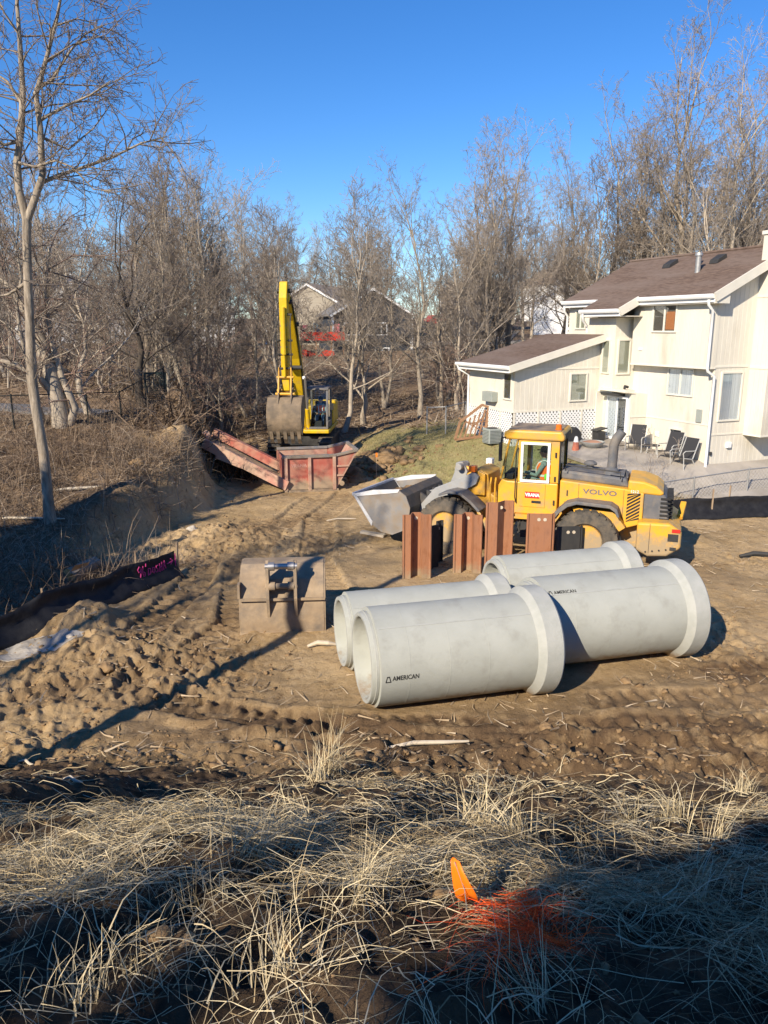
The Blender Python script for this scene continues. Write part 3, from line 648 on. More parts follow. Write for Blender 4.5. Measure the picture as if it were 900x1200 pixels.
# ------------------------------------------------------------------ people
def person(label,loc,rz,vest=True,legs=True,scale=1.,group=None,hat=False,reach=.45):
    """seated worker facing local +X; origin under the hips at seat height"""
    t=thing('person',label,'person',loc,rz); t.scale=(scale,)*3
    mb=MB()
    def limb(p,r,n=10): mb.tube(p,r,n)
    limb([(-.02,0,-.06),(0,0,.05),(.0,0,.2),(.01,0,.36),(.0,0,.46),(.0,0,.52)],[.13,.165,.15,.185,.15,.07],14)
    limb([(.0,-.1,.42),(.0,-.2,.42)],[.09,.07]); limb([(.0,.1,.42),(.0,.2,.42)],[.09,.07])
    limb([(.0,0,.48),(.02,0,.60)],[.06,.055])
    V=[];Fc=[]  # head
    mb.lathe([(.02,-.125),(.062,-.105),(.078,-.05),(.088,.0),(.092,.05),(.075,.095),(.03,.12)],(.03,0,.69),'z',14)
    mb.tube([(.105,0,.71),(.135,0,.675),(.115,0,.655)],[.012,.02,.014],6); mb.tube([(.10,-.03,.635),(.11,0,.633),(.10,.03,.635)],[.008,.011,.008],6)
    for s_ in (-1,1): mb.tube([(.03,s_*.085,.70),(.02,s_*.10,.69),(.025,s_*.09,.665)],[.015,.022,.012],6)
    for s_ in (-1,1):
        sh=Vector((0,s_*.20,.42)); el=Vector((.10+.05*s_,s_*.25,.16)); ha=Vector((reach,s_*.13,.18+.03*s_))
        limb([sh,sh.lerp(el,.5),el,el.lerp(ha,.5),ha],[.062,.055,.047,.044,.032])
        d=(ha-el).normalized(); pm_=ha+d*.05; limb([ha,pm_,ha+d*.09],[.03,.04,.036])
        for k in range(4):
            b=ha+d*.085+Vector((0,(k-1.5)*.019,0)); ln=(.07,.08,.075,.058)[k]; limb([b,b+d*ln*.5+Vector((0,0,-.005)),b+d*ln*.8+Vector((0,0,-.035))],[.0105,.010,.009],6)
        b=ha+d*.03; limb([b,b+d*.03+Vector((0,-s_*.035,.0)),b+d*.06+Vector((0,-s_*.045,-.01))],[.013,.012,.010],6)
    if legs:
        for s_ in (-1,1):
            limb([(-.0,s_*.09,0),(.22,s_*.11,.03),(.45,s_*.13,.03),(.47,s_*.13,-.16),(.46,s_*.13,-.40)],[.095,.09,.066,.062,.042]); limb([(.43,s_*.13,-.43),(.55,s_*.14,-.45),(.64,s_*.145,-.46)],[.05,.045,.03])
    # zone materials: skin on head and hands, shirt above, jeans below
    o=mb.build('body',[M['shirt'],M['skin'],M['jeans']],t)
    rm=o.modifiers.new('fuse','REMESH'); rm.mode='VOXEL'; rm.voxel_size=.014; rm.use_smooth_shade=True
    dg=bpy.context.evaluated_depsgraph_get(); me=bpy.data.meshes.new_from_object(o.evaluated_get(dg)); o.modifiers.clear()
    me.materials.clear()
    for q in (M['shirt'],M['skin'],M['jeans']): me.materials.append(q)
    o.data=me
    for p in me.polygons:
        c=p.center; p.material_index=1 if (c.z>.56 or (c.x>reach-.02 and c.z>.08)) else (2 if c.z<.06 else 0); p.use_smooth=True
    mb=MB(); mb.lathe([(.185,.02),(.172,.18),(.205,.34),(.17,.445),(.10,.50),(.085,.50),(.16,.43),(.195,.34),(.16,.18),(.175,.02)],(0,0,0),'z',20,closed=True); mb.build('vest',M['vest'],t,smooth=60)
    mb=MB()
    for s_ in (-1,1): mb.tube([(-.165,s_*.07,.05),(-.19,s_*.08,.34),(-.12,s_*.1,.47),(0,s_*.11,.50),(.13,s_*.1,.44),(.19,s_*.085,.32),(.165,s_*.08,.05)],.022,6)
    mb.lathe([(.196,.12),(.192,.17),(.182,.17),(.186,.12)],(0,0,0),'z',20,closed=True); mb.build('reflective_band',M['vest_band'],t,smooth=60)
    mb=MB(); mb.lathe([(.096,-.005),(.104,.03),(.098,.085),(.07,.125),(.02,.142)],(.018,0,.70),'z',16); 
    mb.prism([(.08,-.06),(.19,-.04),(.20,0),(.19,.04),(.08,.06)],'z',.735,.75)
    mb.build('cap',M['hat'] if hat else M['hair'],t,smooth=50)
    return t

# ------------------------------------------------------------------ wheel loader
def wheel(mb_t,mb_r,x,yc,z,Rr,w,out):
    """tyre and rim; axis along y; out = +1/-1 outer side"""
    rr=Rr*.53
    mb_t.lathe([(rr,-w/2*.8),(rr+.05,-w/2),(Rr*.82,-w/2*1.03),(Rr*.95,-w/2*.93),(Rr*.985,-w/2*.72),(Rr*.985,w/2*.72),(Rr*.95,w/2*.93),(Rr*.82,w/2*1.03),(rr+.05,w/2),(rr,w/2*.8)],(x,yc,z),'y',40,closed=True)
    n=24
    for k in range(n):
        for s_ in (-1,1):
            a0=2*math.pi*(k+(.5 if s_>0 else 0))/n
            pts=[]
            for yy,da in ((.02,.02),(w/2*.97,.11)):
                for dr in (-.06,.03):
                    for hw in (-.055,.055):
                        a=a0+da*1.6; r_=Rr*(1.0 if yy<w*.3 else .965)+dr; aa=a+hw/Rr*1.2
                        pts.append((x+r_*math.cos(aa),yc+s_*yy,z+r_*math.sin(aa)))
            mb_t.add(pts,[(0,1,3,2),(4,6,7,5),(2,3,7,6),(0,4,5,1),(0,2,6,4),(1,5,7,3)])
    y0=yc+out*w*.33
    mb_r.lathe([(rr+.015,-w*.40*out*-1),(rr-.02,w*.40*out),(rr*.93,w*.34*out),(rr*.85,w*.10*out),(rr*.5,w*.06*out),(rr*.42,w*.16*out),(rr*.2,w*.18*out)],(x,yc,z),'y',32)
    for k in range(12):
        a=2*math.pi*k/12; mb_r.tube([(x+rr*.68*math.cos(a),yc+out*w*.08,z+rr*.68*math.sin(a)),(x+rr*.68*math.cos(a),yc+out*w*.15,z+rr*.68*math.sin(a))],.02,6)
def loader():
    O=gz(686,668,0); 
    t=thing('wheel_loader','yellow wheel loader with a grey engine cover parked behind the pipes, driver inside','wheel loader',(4.97,17.85,hz(4.9,18.)-.03),R(160))
    Y=M['yellow']; G=M['grey_paint']; yc=-1.3
    X0=.14; RR=.76; WB=3.42
    for x,s_ in ((X0,1),(X0,-1)):
        a=MB();b=MB(); wheel(a,b,x,yc+s_*1.0,RR-.04,RR,.58,s_); o=a.build('wheel',M['tyre'],t,smooth=35); b.build('rim',Y,o,smooth=40)
    # front unit slightly steered away
    FM=Matrix.Translation((1.9,yc,0))@Matrix.Rotation(R(-7),4,'Z')@Matrix.Translation((-1.9,-yc,0))
    for s_ in (1,-1):
        a=MB(FM);b=MB(FM); wheel(a,b,X0+WB,yc+s_*1.0,RR-.06,RR,.58,s_); o=a.build('wheel',M['tyre'],t,smooth=35); b.build('rim',Y,o,smooth=40)
    # rear chassis
    mb=MB(); mb.prism([(1.75,.85),(1.75,1.30),(.95,1.36),(-1.1,1.36),(-1.25,.55),(-.75,.42),(-.55,.95),(.55,.95),(.8,.7)],'y',yc-.5,yc+.5); mb.build('rear_frame',Y,t,bevel=.02)
    mb=MB(); mb.tube([(X0,yc-.85,RR-.04),(X0,yc+.85,RR-.04)],.2,12); mb.tube([(X0,yc-.3,RR-.04),(X0,yc+.3,RR-.04)],.3,12); mb.boxb(.9,1.8,yc-.75,yc+.75,.55,.95); mb.build('rear_axle',M['dark'],t)
    # hood with flank panels
    mb=MB(); mb.prism([(.86,1.30),(.86,2.10),(-.72,1.98),(-1.12,1.90),(-1.12,1.15),(-.70,1.0),(-.3,1.45),(.4,1.5)],'y',yc-.80,yc+.80); mb.build('hood_side',Y,t,bevel=.03,seg=3)
    mb=MB(); mb.prism([(.88,2.09),(.88,2.32),(-.70,2.20),(-.76,1.97)],'y',yc-.58,yc+.58); mb.build('hood_top',G,t,bevel=.06,seg=3)
    mb=MB(); mb.prism([(-.74,1.95),(-.74,2.20),(-1.1,2.18),(-1.40,2.08),(-1.58,1.92),(-1.50,1.86),(-1.10,1.88)],'y',yc-.77,yc+.77); mb.build('hood_tail',Y,t,bevel=.07,seg=3)
    mb=MB(); mb.prism([(-1.09,1.25),(-1.09,1.86),(-1.22,1.98),(-1.50,1.97),(-1.66,1.78),(-1.72,1.22)],'y',yc-.74,yc+.74); mb.build('grille_shroud',G,t,bevel=.06,seg=3)
    mb=MB()
    for k in range(6): mb.boxb(-1.79,-1.66,yc-.60,yc+.62,1.27+k*.10,1.315+k*.10)
    for k in range(6): mb.boxb(-1.72,-1.50,yc+.735,yc+.765,1.27+k*.10,1.315+k*.10)
    mb.build('rear_grille',M['black'],t)
    # slanted side louvres
    mb=MB(); y1=yc+.806
    for k in range(11):
        z0=1.20+.085*k-.14
        x0,x1=-.74,-1.04; q=[(x0,z0+.0),(x1,z0+.20),(x1,z0+.25),(x0,z0+.05)]
        q=[(x,min(max(z,1.18),1.90)) for x,z in q]
        mb.add([(x,y1,z) for x,z in q]+[(x,y1-.02,z) for x,z in q],[(0,1,2,3),(7,6,5,4),(0,4,5,1),(1,5,6,2),(2,6,7,3),(3,7,4,0)])
    mb.build('side_louvres',M['black'],t)
    mb=MB(); mb.boxb(.40,.408,y1-.004,y1,1.38,2.04); mb.boxb(-.66,-.652,y1-.004,y1,1.2,1.96); mb.boxb(.66,.69,y1-.004,y1+.01,1.72,1.86); mb.build('panel_gap',M['dark'],t)
    # name on the flank, and the small fleet number
    V,Fc=text_geo('VOLVO',.165,.004); mb=MB(); mb.add([(.30-x*1.45,y1+.004,1.86+y-.018*x*1.4) for x,y,z in V],[f[::-1] for f in Fc]); mb.build('lettering',G,t)
    V,Fc=text_geo('1212',.10,.002); mb=MB(); mb.add([(-.80-x,y1+.004,1.93+y) for x,y,z in V],[f[::-1] for f in Fc]); mb.build('number',M['bright_steel'],t)
    # counterweight
    mb=MB(); mb.prism([(-1.02,.60),(-1.02,1.28),(-1.75,1.30),(-2.02,1.12),(-2.02,.72),(-1.72,.50),(-1.3,.46)],'y',yc-1.15,yc+1.17); mb.build('counterweight',Y,t,bevel=.06,seg=3)
    mb=MB(); mb.boxb(-1.95,-1.72,yc+1.172,yc+1.182,.88,1.06); mb.boxb(-1.92,-1.78,yc+1.172,yc+1.182,.66,.74); mb.build('lamp_recess',M['dark'],t)
    mb=MB(); mb.beam((-1.98,yc-.2,1.15),(-2.06,yc-.75,1.42),.14,.12); mb.build('tow_bracket',Y,t,bevel=.02)
    # mudguards
    for s_ in (1,-1):
        mb=MB(); ys=(yc+s_*.80,yc+s_*1.30); prof=[(1.12,1.02),(.88,1.40),(.66,1.62),(.40,1.70),(-.40,1.66),(-.56,1.56),(-.62,1.38),(-.56,1.38),(-.50,1.5),(-.38,1.58),(.38,1.62),(.60,1.54),(.80,1.36),(1.04,1.0)]
        mb.prism(prof,'y',min(ys),max(ys)); mb.build('mudguard',G,t,bevel=.015)
        mb=MB(); mb.prism([(.5,1.5),(-.5,1.45),(-.75,1.1),(-.62,1.0),(-.3,1.36),(.45,1.38)],'y',min(yc+s_*.80,yc+s_*1.1),max(yc+s_*.80,yc+s_*1.1)); mb.build('wheel_arch',Y,t)
    # exhaust, air intake
    mb=MB(); mb.tube([(-.30,yc+.28,2.2),(-.31,yc+.28,2.36),(-.31,yc+.28,2.40),(-.32,yc+.28,2.95),(-.37,yc+.28,3.10),(-.50,yc+.28,3.30)],[.19,.17,.115,.115,.12,.115],16,False)
    mb.tube([(-.50,yc+.28,3.30),(-.36,yc+.28,3.10)],[.09,.09],16); mb.build('exhaust_stack',G,t,smooth=40)
    mb=MB(); mb.tube([(.25,yc-.2,2.22),(.25,yc-.2,2.40)],.09,12); mb.lathe([(.16,2.36),(.17,2.40),(.10,2.46)],(.25,yc-.2,0),'z',14); mb.tube([(-.7,yc+.5,2.22),(-.62,yc-.5,2.22)],.02,6); mb.boxb(-.62,-.3,yc-.3,yc+.5,2.23,2.27); mb.build('air_cleaner',G,t)
    # cab
    xa,xb=.92,2.20; ya,yb=yc-.72,yc+.72; zb,zt=1.28,3.04
    mb=MB(); mb.prism([(xa,zb),(xa,1.98),(xb-.02,1.98),(2.32,2.02),(2.44,1.80),(2.44,1.42),(2.2,zb-.12),(1.0,zb-.12)],'y',ya,yb); mb.build('cab_base',Y,t,bevel=.03)
    mb=MB(); mb.prism([(xa-.10,zt),(xa-.12,zt+.10),(xa-.05,zt+.24),(xb-.02,zt+.24),(xb+.10,zt+.17),(xb+.10,zt)],'y',ya-.06,yb+.06); mb.build('cab_roof',Y,t,bevel=.05,seg=3)
    mb=MB(); mb.boxb(xa+.0,xb,ya+.02,yb-.02,zt+.243,zt+.252); mb.build('roof_dust',M['mud_steel'],t)
    for s_,yy in ((1,yb),(-1,ya)):
        y0,y2=(yy-.07,yy) if s_>0 else (yy,yy+.07)
        mb=MB(); mb.boxb(xa,xa+.20,y0,y2,1.99,zt-.002); mb.boxb(1.85,1.93,y0,y2,1.99,zt-.002); mb.boxb(xa+.20,1.85,y0,y2,2.95,zt-.002)
        mb.beam((2.36,(y0+y2)/2,2.02),(2.16,(y0+y2)/2,zt),.07,.05); mb.build('cab_post',Y,t,bevel=.012)
        mb=MB(); w=MB()
        mb.boxb(xa+.30,1.86,yy+s_*.004-.012,yy+s_*.004+.012,1.35,1.96)
        d=mb.build('door',Y,t,bevel=.008)
        for q in ((1.14,1.20,1.985,2.99),(1.80,1.86,1.985,2.99),(1.20,1.80,1.985,2.045),(1.20,1.80,2.93,2.99)):
            w.boxb(q[0],q[1],yy-.02+s_*.014,yy+.02+s_*.014,q[2],q[3])
        w.build('window_frame',M['white'],d)
        g=MB(); g.boxb(1.20,1.80,yy-.006,yy+.002,2.045,2.93); g.build('glass',M['cabglass'],d)
        g=MB(); g.add([(1.93,yy,2.03),(2.33,yy,2.03),(2.14,yy,zt-.02),(1.93,yy,zt-.02)],[(0,1,2,3)]); g.build('quarter_glass',M['cabglass'],t)
        if s_>0:
            h=MB(); h.boxb(1.32,1.55,yy+.016,yy+.03,1.46,1.52); h.build('handle',M['black'],d)
            h=MB(); h.boxb(1.36,1.72,yy+.0165,yy+.022,1.58,1.74); k=h.build('sticker',M['sticker'],d)
            V,Fc=text_geo('VRANA',.115,.006); h=MB(); h.add([(1.71-x*.92,yy+.0245,1.66+y) for x,y,z in V],[f[::-1] for f in Fc]); h.build('lettering',M['white'],d)
    mb=MB(); mb.add([(xa+.01,ya+.08,2.04),(xa+.01,yb-.08,2.04),(xa+.01,yb-.08,2.98),(xa+.01,ya+.08,2.98)],[(0,1,2,3)]); mb.build('rear_glass',M['cabglass'],t)
    mb=MB()
    for q in ((ya,ya+.08),(yb-.08,yb-.002)): mb.boxb(xa-.03,xa,q[0],q[1],1.99,3.03)
    mb.boxb(xa-.03,xa,ya+.08,yb-.08,1.99,2.06); mb.boxb(xa-.03,xa,ya+.08,yb-.08,2.96,3.03); mb.build('rear_window_frame',M['black'],t)
    mb=MB(); mb.add([(2.345,ya+.05,2.03),(2.345,yb-.05,2.03),(2.15,yb-.05,zt-.02),(2.15,ya+.05,zt-.02)],[(0,1,2,3)]); mb.build('windscreen',M['cabglass'],t)
    mb=MB(); mb.boxb(1.06,1.50,yc-.24,yc+.24,1.7,1.86); mb.boxb(1.0,1.14,yc-.24,yc+.24,1.86,2.44); mb.boxb(1.5,1.52,yc+.33,yc+.35,1.7,2.0); mb.build('seat',M['interior'],t,bevel=.03)
    mb=MB(); mb.tube([(2.15,yc,1.7),(1.98,yc,2.16)],.03,8); 
    c=Vector((1.97,yc,2.18)); pts=[c+Vector((math.sin(a)*.05*0-math.cos(a)*.07,math.sin(a)*.19,math.cos(a)*.15)) for a in [2*math.pi*k/16 for k in range(17)]]; mb.tube(pts,.014,6); mb.boxb(2.08,2.3,yc-.5,yc+.5,1.98,2.12); mb.build('steering_wheel',M['interior'],t)
    mb=MB(); mb.boxb(1.20,1.29,yb-.26,yb-.16,2.03,2.18); mb.build('lime_jacket',M['lime'],t,bevel=.03)
    mb=MB(); mb.tube([(xa+.08,yb-.25,zt+.24),(xa+.08,yb-.25,zt+.27)],.09,12); mb.tube([(xa+.08,yb-.25,zt+.271),(xa+.08,yb-.25,zt+.37),(xa+.08,yb-.25,zt+.39)],[.075,.072,.05],14); mb.build('beacon',M['amber'],t,smooth=40)
    mb=MB(); mb.boxb(xa-.12,xa-.02,yc-.5,yc+.55,zt+.02,zt+.16); mb.build('work_lamps',M['black'],t,bevel=.02)
    mb=MB(); mb.tube([(2.2,yb,3.1),(2.34,yb+.16,3.08),(2.34,yb+.17,2.95)],.018,6); mb.box((2.345,yb+.18,2.74),(.06,.17,.46)); mb.build('mirror',M['black'],t,bevel=.02)
    mb=MB()
    for x in (2.46,2.58): mb.tube([(x,yb+.12,1.2),(x,yb+.14,1.9),(x,yb+.05,2.05)],.022,6)
    for z in (.55,.85,1.15): mb.boxb(1.95,2.5,yb-.05,yb+.2,z,z+.035)
    mb.boxb(1.05,2.0,yb-.05,yb+.12,1.05,1.16); mb.build('ladder',M['yellow'],t)
    mb=MB(); mb.boxb(1.2,1.9,yc-.62,yc+.62,.62,1.1)
    for k in range(7): mb.tube([(1.2+.1*k,yc+.64,1.1),(1.25+.1*k,yc+.7,.85+.04*(k%3)),(1.3+.08*k,yc+.66,.6)],.025,6)
    mb.build('underbody',M['dark'],t)
    for z in (1.5,2.1,2.7):
        mb=MB(); mb.tube([(1.0,yb+.02,z-.06),(1.0,yb+.02,z+.06)],.022,8); mb.build('door_hinge',M['dark'],t)
    mb=MB(); mb.tube([(1.94,yb+.05,1.45),(1.96,yb+.10,1.6),(1.96,yb+.10,2.7),(1.93,yb+.04,2.85)],.016,6); mb.build('grab_handle',M['black'],t)
    mb=MB(); mb.tube([(2.37,yc+.1,2.04),(2.28,yc+.35,2.6)],.012,5); mb.build('wiper',M['black'],t)
    for k in range(5):
        mb=MB(); x=.72-.16*k; mb.lathe([(.014,yc+.80),(.014,yc+.814)],(x,0,1.56),'y',8); mb.build('bolt',M['dark'],t)
    for k in range(4):
        mb=MB(); mb.lathe([(.022,yc+1.17),(.022,yc+1.186)],(-1.25-.15*k,0,.58+.03*k),'y',8); mb.build('bolt',M['dark'],t)
    mb=MB(); mb.boxb(-1.32,-1.31,yc+1.168,yc+1.176,.55,1.26); mb.build('panel_gap',M['dark'],t)
    mb=MB(); mb.boxb(-1.98,-1.80,yc+1.174,yc+1.19,1.10,1.18); mb.build('tail_lamp',M['sticker'],t)
    mb=MB()
    for k in range(4): mb.tube([(1.7,yc+.35-.1*k,1.2),(2.05,yc+.55-.1*k,1.45-.05*k),(2.4,yc+.35-.1*k,1.25)],.025,6)
    mb.build('hydraulic_hose',M['black'],t,smooth=60)
    mb=MB(); mb.tube([(.75,yc+.72,2.33),(.75,yc+.76,2.48),(-.55,yc+.76,2.37),(-.55,yc+.72,2.2)],.016,6); mb.build('handrail',M['dark'],t)
    # front unit
    f=MB(FM); f.prism([(2.10,.70),(2.10,1.25),(2.62,1.55),(2.70,2.05),(3.02,2.18),(3.28,2.02),(3.38,1.4),(3.75,1.0),(3.7,.55),(2.6,.5)],'y',yc-.48,yc+.48); f.build('front_frame',Y,t,bevel=.02)
    for s_ in (-.54,.54): f=MB(FM); f.prism([(2.74,1.5),(2.74,2.06),(3.0,2.16),(3.22,2.02),(3.30,1.5)],'y',yc+s_-.05,yc+s_+.05); f.build('lift_bracket',Y,t,bevel=.015)
    f=MB(FM); f.tube([(X0+WB,yc-.85,RR-.06),(X0+WB,yc+.85,RR-.06)],.2,12); f.build('front_axle',M['dark'],t)
    for s_ in (1,-1):
        f=MB(FM); q=(yc+s_*.72,yc+s_*1.28); f.prism([(2.62,1.25),(2.86,1.48),(3.15,1.66),(3.45,1.68),(3.75,1.58),(3.75,1.52),(3.45,1.62),(3.17,1.60),(2.9,1.42),(2.66,1.2)],'y',min(q),max(q)); f.build('mudguard',G,t,bevel=.01)
        f=MB(FM); f.tube([(2.8,yc+s_*.62,1.0),(3.3,yc+s_*.62,1.25)],.075,10); f.tube([(3.3,yc+s_*.62,1.25),(3.95,yc+s_*.62,1.45)],.04,10); f.build('lift_cylinder',Y,t)
        f=MB(FM); y_=yc+s_*.62; f.prism([(2.95,1.80),(2.88,2.0),(3.02,2.12),(3.55,1.85),(4.10,1.60),(4.52,1.10),(4.68,.62),(4.5,.55),(4.25,.95),(3.95,1.28),(3.4,1.52)],'y',y_-.07,y_+.07); f.build('lift_arm',M['arm_grey'],t,bevel=.015)
        f=MB(FM); f.box((3.05,yc+s_*.66,2.2),(.18,.2,.16)); f.build('headlamp',M['amber'] if s_>0 else M['bright_steel'],t,bevel=.02)
    f=MB(FM); f.prism([(3.52,1.55),(3.40,2.0),(3.55,2.26),(3.74,2.22),(3.78,1.95),(3.95,1.50),(3.75,1.40)],'y',yc-.12,yc+.14); f.tube([(3.58,yc-.3,2.14),(3.58,yc+.35,2.14)],.09,12); f.build('tilt_lever',M['arm_grey'],t,bevel=.02)
    f=MB(FM); f.tube([(2.8,yc,1.9),(3.25,yc,2.02)],.085,10); f.tube([(3.25,yc,2.02),(3.56,yc,2.12)],.045,10); f.build('tilt_cylinder',Y,t)
    f=MB(FM); f.beam((3.75,yc,1.58),(4.55,yc,1.30),.12,.12); f.build('tilt_link',M['arm_grey'],t)
    # rolled back bucket
    prof=[(6.18,1.34),(5.62,.58),(5.35,.40),(5.02,.36),(4.72,.50),(4.54,.80),(4.50,1.15),(4.62,1.45),(4.82,1.58)]
    inn=[(6.12,1.34),(5.60,.64),(5.33,.47),(5.03,.43),(4.78,.55),(4.61,.82),(4.57,1.14),(4.68,1.41),(4.84,1.52)]
    f=MB(FM); f.prism(prof+inn[::-1],'y',yc-1.0,yc+1.36); b=f.build('bucket',M['bucket_dark'],t,smooth=25)
    for s_,e_ in ((1,1.36),(-1,1.0)):
        f=MB(FM); q=(yc+s_*(e_+.002),yc+s_*(e_+.032)); f.prism(prof,'y',min(q),max(q)); f.build('side_plate',M['bucket_steel'],b)
        f=MB(FM); q=(yc+s_*e_,yc+s_*(e_+.05)); f.prism([(6.20,1.37),(6.06,1.32),(4.85,1.53),(4.80,1.62),(5.6,1.53)],'y',min(q),max(q)); f.prism([(6.20,1.36),(6.09,1.32),(5.60,.66),(5.63,.54)],'y',min(q)+.002,max(q)+.004); f.build('cutting_edge',M['bright_steel'],b)
    f=MB(FM); f.beam((6.20,yc-1.04,1.36),(6.20,yc+1.4,1.36),.06,.08); f.build('lip',M['bright_steel'],b)
    f=MB(FM)
    for y_ in (-.62,-.2,.2,.62): f.prism([(4.52,.62),(4.27,.8),(4.3,1.3),(4.54,1.42)],'y',yc+y_-.04,yc+y_+.04)
    f.build('hinge_plate',M['bucket_dark'],b)
    f=MB(FM)
    for k in range(7):
        x=4.8+.16*k; f.tube([(x,yc-.7+.3*(k%4),1.0),(x+.05,yc-.5+.3*(k%4),1.36-.04*k)],[.32,.18],7)
    f.build('soil_load',M['clod'],b)
    return t
LD=loader()
def in_frame(t,p): 
    return Matrix.Translation(t.location)@Matrix.Rotation(t.rotation_euler.z,4,'Z')@Vector(p)
person('driver in an orange vest and dark cap seated in the yellow wheel loader cab',in_frame(LD,(1.36,-1.26,1.92)),R(160),scale=1.06,reach=.5)
# ------------------------------------------------------------------ excavator
def excavator():
    px=-3.72; py=36.2
    zg=hz(px,py)
    t=thing('excavator','bright yellow tracked excavator with raised boom working behind the red steel box','excavator',(px,py,zg),R(-90-2.5))
    # local: +X forward (towards the camera), +Y = machine left (right in the photograph)
    Y=M['yellow2']; dz=.12
    for s_ in (1,-1):
        mb=MB(); y0=s_*1.15-.3
        n=[(-1.75,.10),(-1.95,.42),(-1.75,.78),(1.75,.78),(1.95,.42),(1.75,.10)]
        mb.prism(n,'y',y0,y0+.6); o=mb.build('crawler_track',M['dark'],t,bevel=.1,seg=3)
        mb=MB()
        for k in range(20): mb.boxb(-1.75+.18*k,-1.68+.18*k,y0-.01,y0+.61,.775,.81); mb.boxb(-1.75+.18*k,-1.68+.18*k,y0-.01,y0+.61,.06,.105)
        for z in (.25,.42,.6): mb.boxb(1.90,1.97,y0-.01,y0+.61,z,z+.06)
        mb.build('track_pads',M['tyre'],o)
    mb=MB(); mb.boxb(-1.2,1.2,-.85,.85,.4,.8); mb.lathe([(.7,.8),(.7,.98)],(0,0,0),'z',24); mb.build('undercarriage',M['dark'],t)
    mb=MB(); mb.boxb(-2.3,1.35,-1.32,1.34,.98,1.16); mb.build('deck',Y,t,bevel=.04)
    mb=MB(); mb.prism([(-1.6,1.165),(-2.75,1.165),(-2.85,1.5),(-2.7,2.15),(-1.6,2.2)],'y',-1.3,1.3); mb.build('counterweight',Y,t,bevel=.1,seg=3)
    mb=MB(); mb.boxb(-1.58,.9,-1.32,-.42,1.165,2.0); mb.boxb(-1.58,-.4,-.40,1.30,1.165,2.05); mb.build('engine_cover',Y,t,bevel=.06)
    mb=MB(); mb.boxb(-.4,.2,-1.0,-.55,2.003,2.06); mb.tube([(-1.1,-.2,2.0),(-1.1,-.2,2.55)],.07,10); mb.build('exhaust_pipe',M['dark'],t)
    # cab
    ca,cb=.28,1.26; x0,x1=-.25,1.42; z0,z1=1.17,2.98
    mb=MB()
    for y_ in (ca,cb-.09):
        mb.prism([(x1-.10,z0),(x1,z0),(x1-.02,1.9),(x1-.22,z1-.08),(x1-.32,z1-.08),(x1-.12,1.9)],'y',y_,y_+.09); mb.boxb(x0,x0+.10,y_,y_+.09,z0,z1-.08); mb.boxb(x0+.10,x1-.1,y_+.002,y_+.088,z0,z0+.30)
    mb.boxb(x1-.10,x1-.01,ca+.09,cb-.09,z0,z0+.10); mb.boxb(x0,x0+.06,ca+.09,cb-.09,z0,z0+.9); mb.build('cab_frame',M['grey_paint'],t,bevel=.015)
    mb=MB(); mb.prism([(x0-.03,z1-.08),(x0-.03,z1+.02),(x1-.35,z1+.03),(x1-.16,z1-.03),(x1-.18,z1-.08)],'y',ca-.02,cb+.02); mb.build('cab_roof',M['grey_paint'],t,bevel=.03)
    mb=MB(); mb.add([(x1-.05,ca+.09,z0+.10),(x1-.05,cb-.09,z0+.10),(x1-.06,cb-.09,1.9),(x1-.06,ca+.09,1.9)],[(0,1,2,3)]); mb.add([(x1-.06,ca+.09,1.9),(x1-.06,cb-.09,1.9),(x1-.27,cb-.09,z1-.08),(x1-.27,ca+.09,z1-.08)],[(0,1,2,3)]); mb.build('windscreen',M['cabglass'],t)
    mb=MB(); mb.add([(x0+.10,cb-.04,z0+.3),(x1-.1,cb-.04,z0+.3),(x1-.3,cb-.04,z1-.1),(x0+.1,cb-.04,z1-.1)],[(0,1,2,3)]); mb.build('side_glass',M['cabglass'],t)
    mb=MB(); mb.boxb(x0+.1,.55,ca+.22,cb-.22,1.45,1.6); mb.boxb(x0+.06,x0+.2,ca+.22,cb-.22,1.6,2.3); mb.boxb(.9,1.2,ca+.3,cb-.3,1.2,1.5); mb.build('seat',M['interior'],t,bevel=.03)
    mb=MB(); mb.boxb(1.0,1.66,ca-.1,cb+.06,1.0,1.165); mb.build('cab_step',Y,t,bevel=.04)
    mb=MB(); mb.tube([(1.3,cb+.02,2.5),(1.45,cb+.18,2.45),(1.45,cb+.18,2.3)],.015,6); mb.box((1.45,cb+.19,2.2),(.05,.13,.3)); mb.build('mirror',M['black'],t)
    mb=MB(); mb.tube([(1.2,-1.25,1.17),(1.2,-1.28,2.0),(.7,-1.28,2.05)],.02,6); mb.tube([(1.25,-1.3,1.75),(1.35,-1.42,1.75)],.015,6); mb.box((1.36,-1.45,1.68),(.05,.13,.25)); mb.build('handrail',M['grey_paint'],t)
    mb=MB(); mb.boxb(.905,1.33,-1.3,-.8,1.165,1.9); mb.build('tool_box',Y,t,bevel=.06)
    BM=Matrix.Translation((0,0,-.22))@Matrix.Diagonal((1,1,.907,1))
    # boom
    mb=MB(BM); bf=(.55,1.75); 
    low=[(.45,1.62),(.75,1.5),(1.35,3.1),(2.3,5.0),(3.6,6.75),(4.62,7.62),(4.52,7.86),(4.28,7.86),(2.9,6.9),(1.6,5.25),(.85,3.5)]
    mb.prism(low,'y',-.22,.17); mb.build('boom',Y,t,bevel=.03)
    for s_ in (-.46,.36):
        mb=MB(BM); mb.tube([(1.25,s_,1.35),(1.62,s_,2.55)],.10,10); mb.build('boom_cylinder',Y,t,smooth=40)
        mb=MB(BM); mb.tube([(1.62,s_,2.55),(2.1,s_,4.1)],.05,10); mb.build('boom_rod',M['chrome'],t,smooth=40)
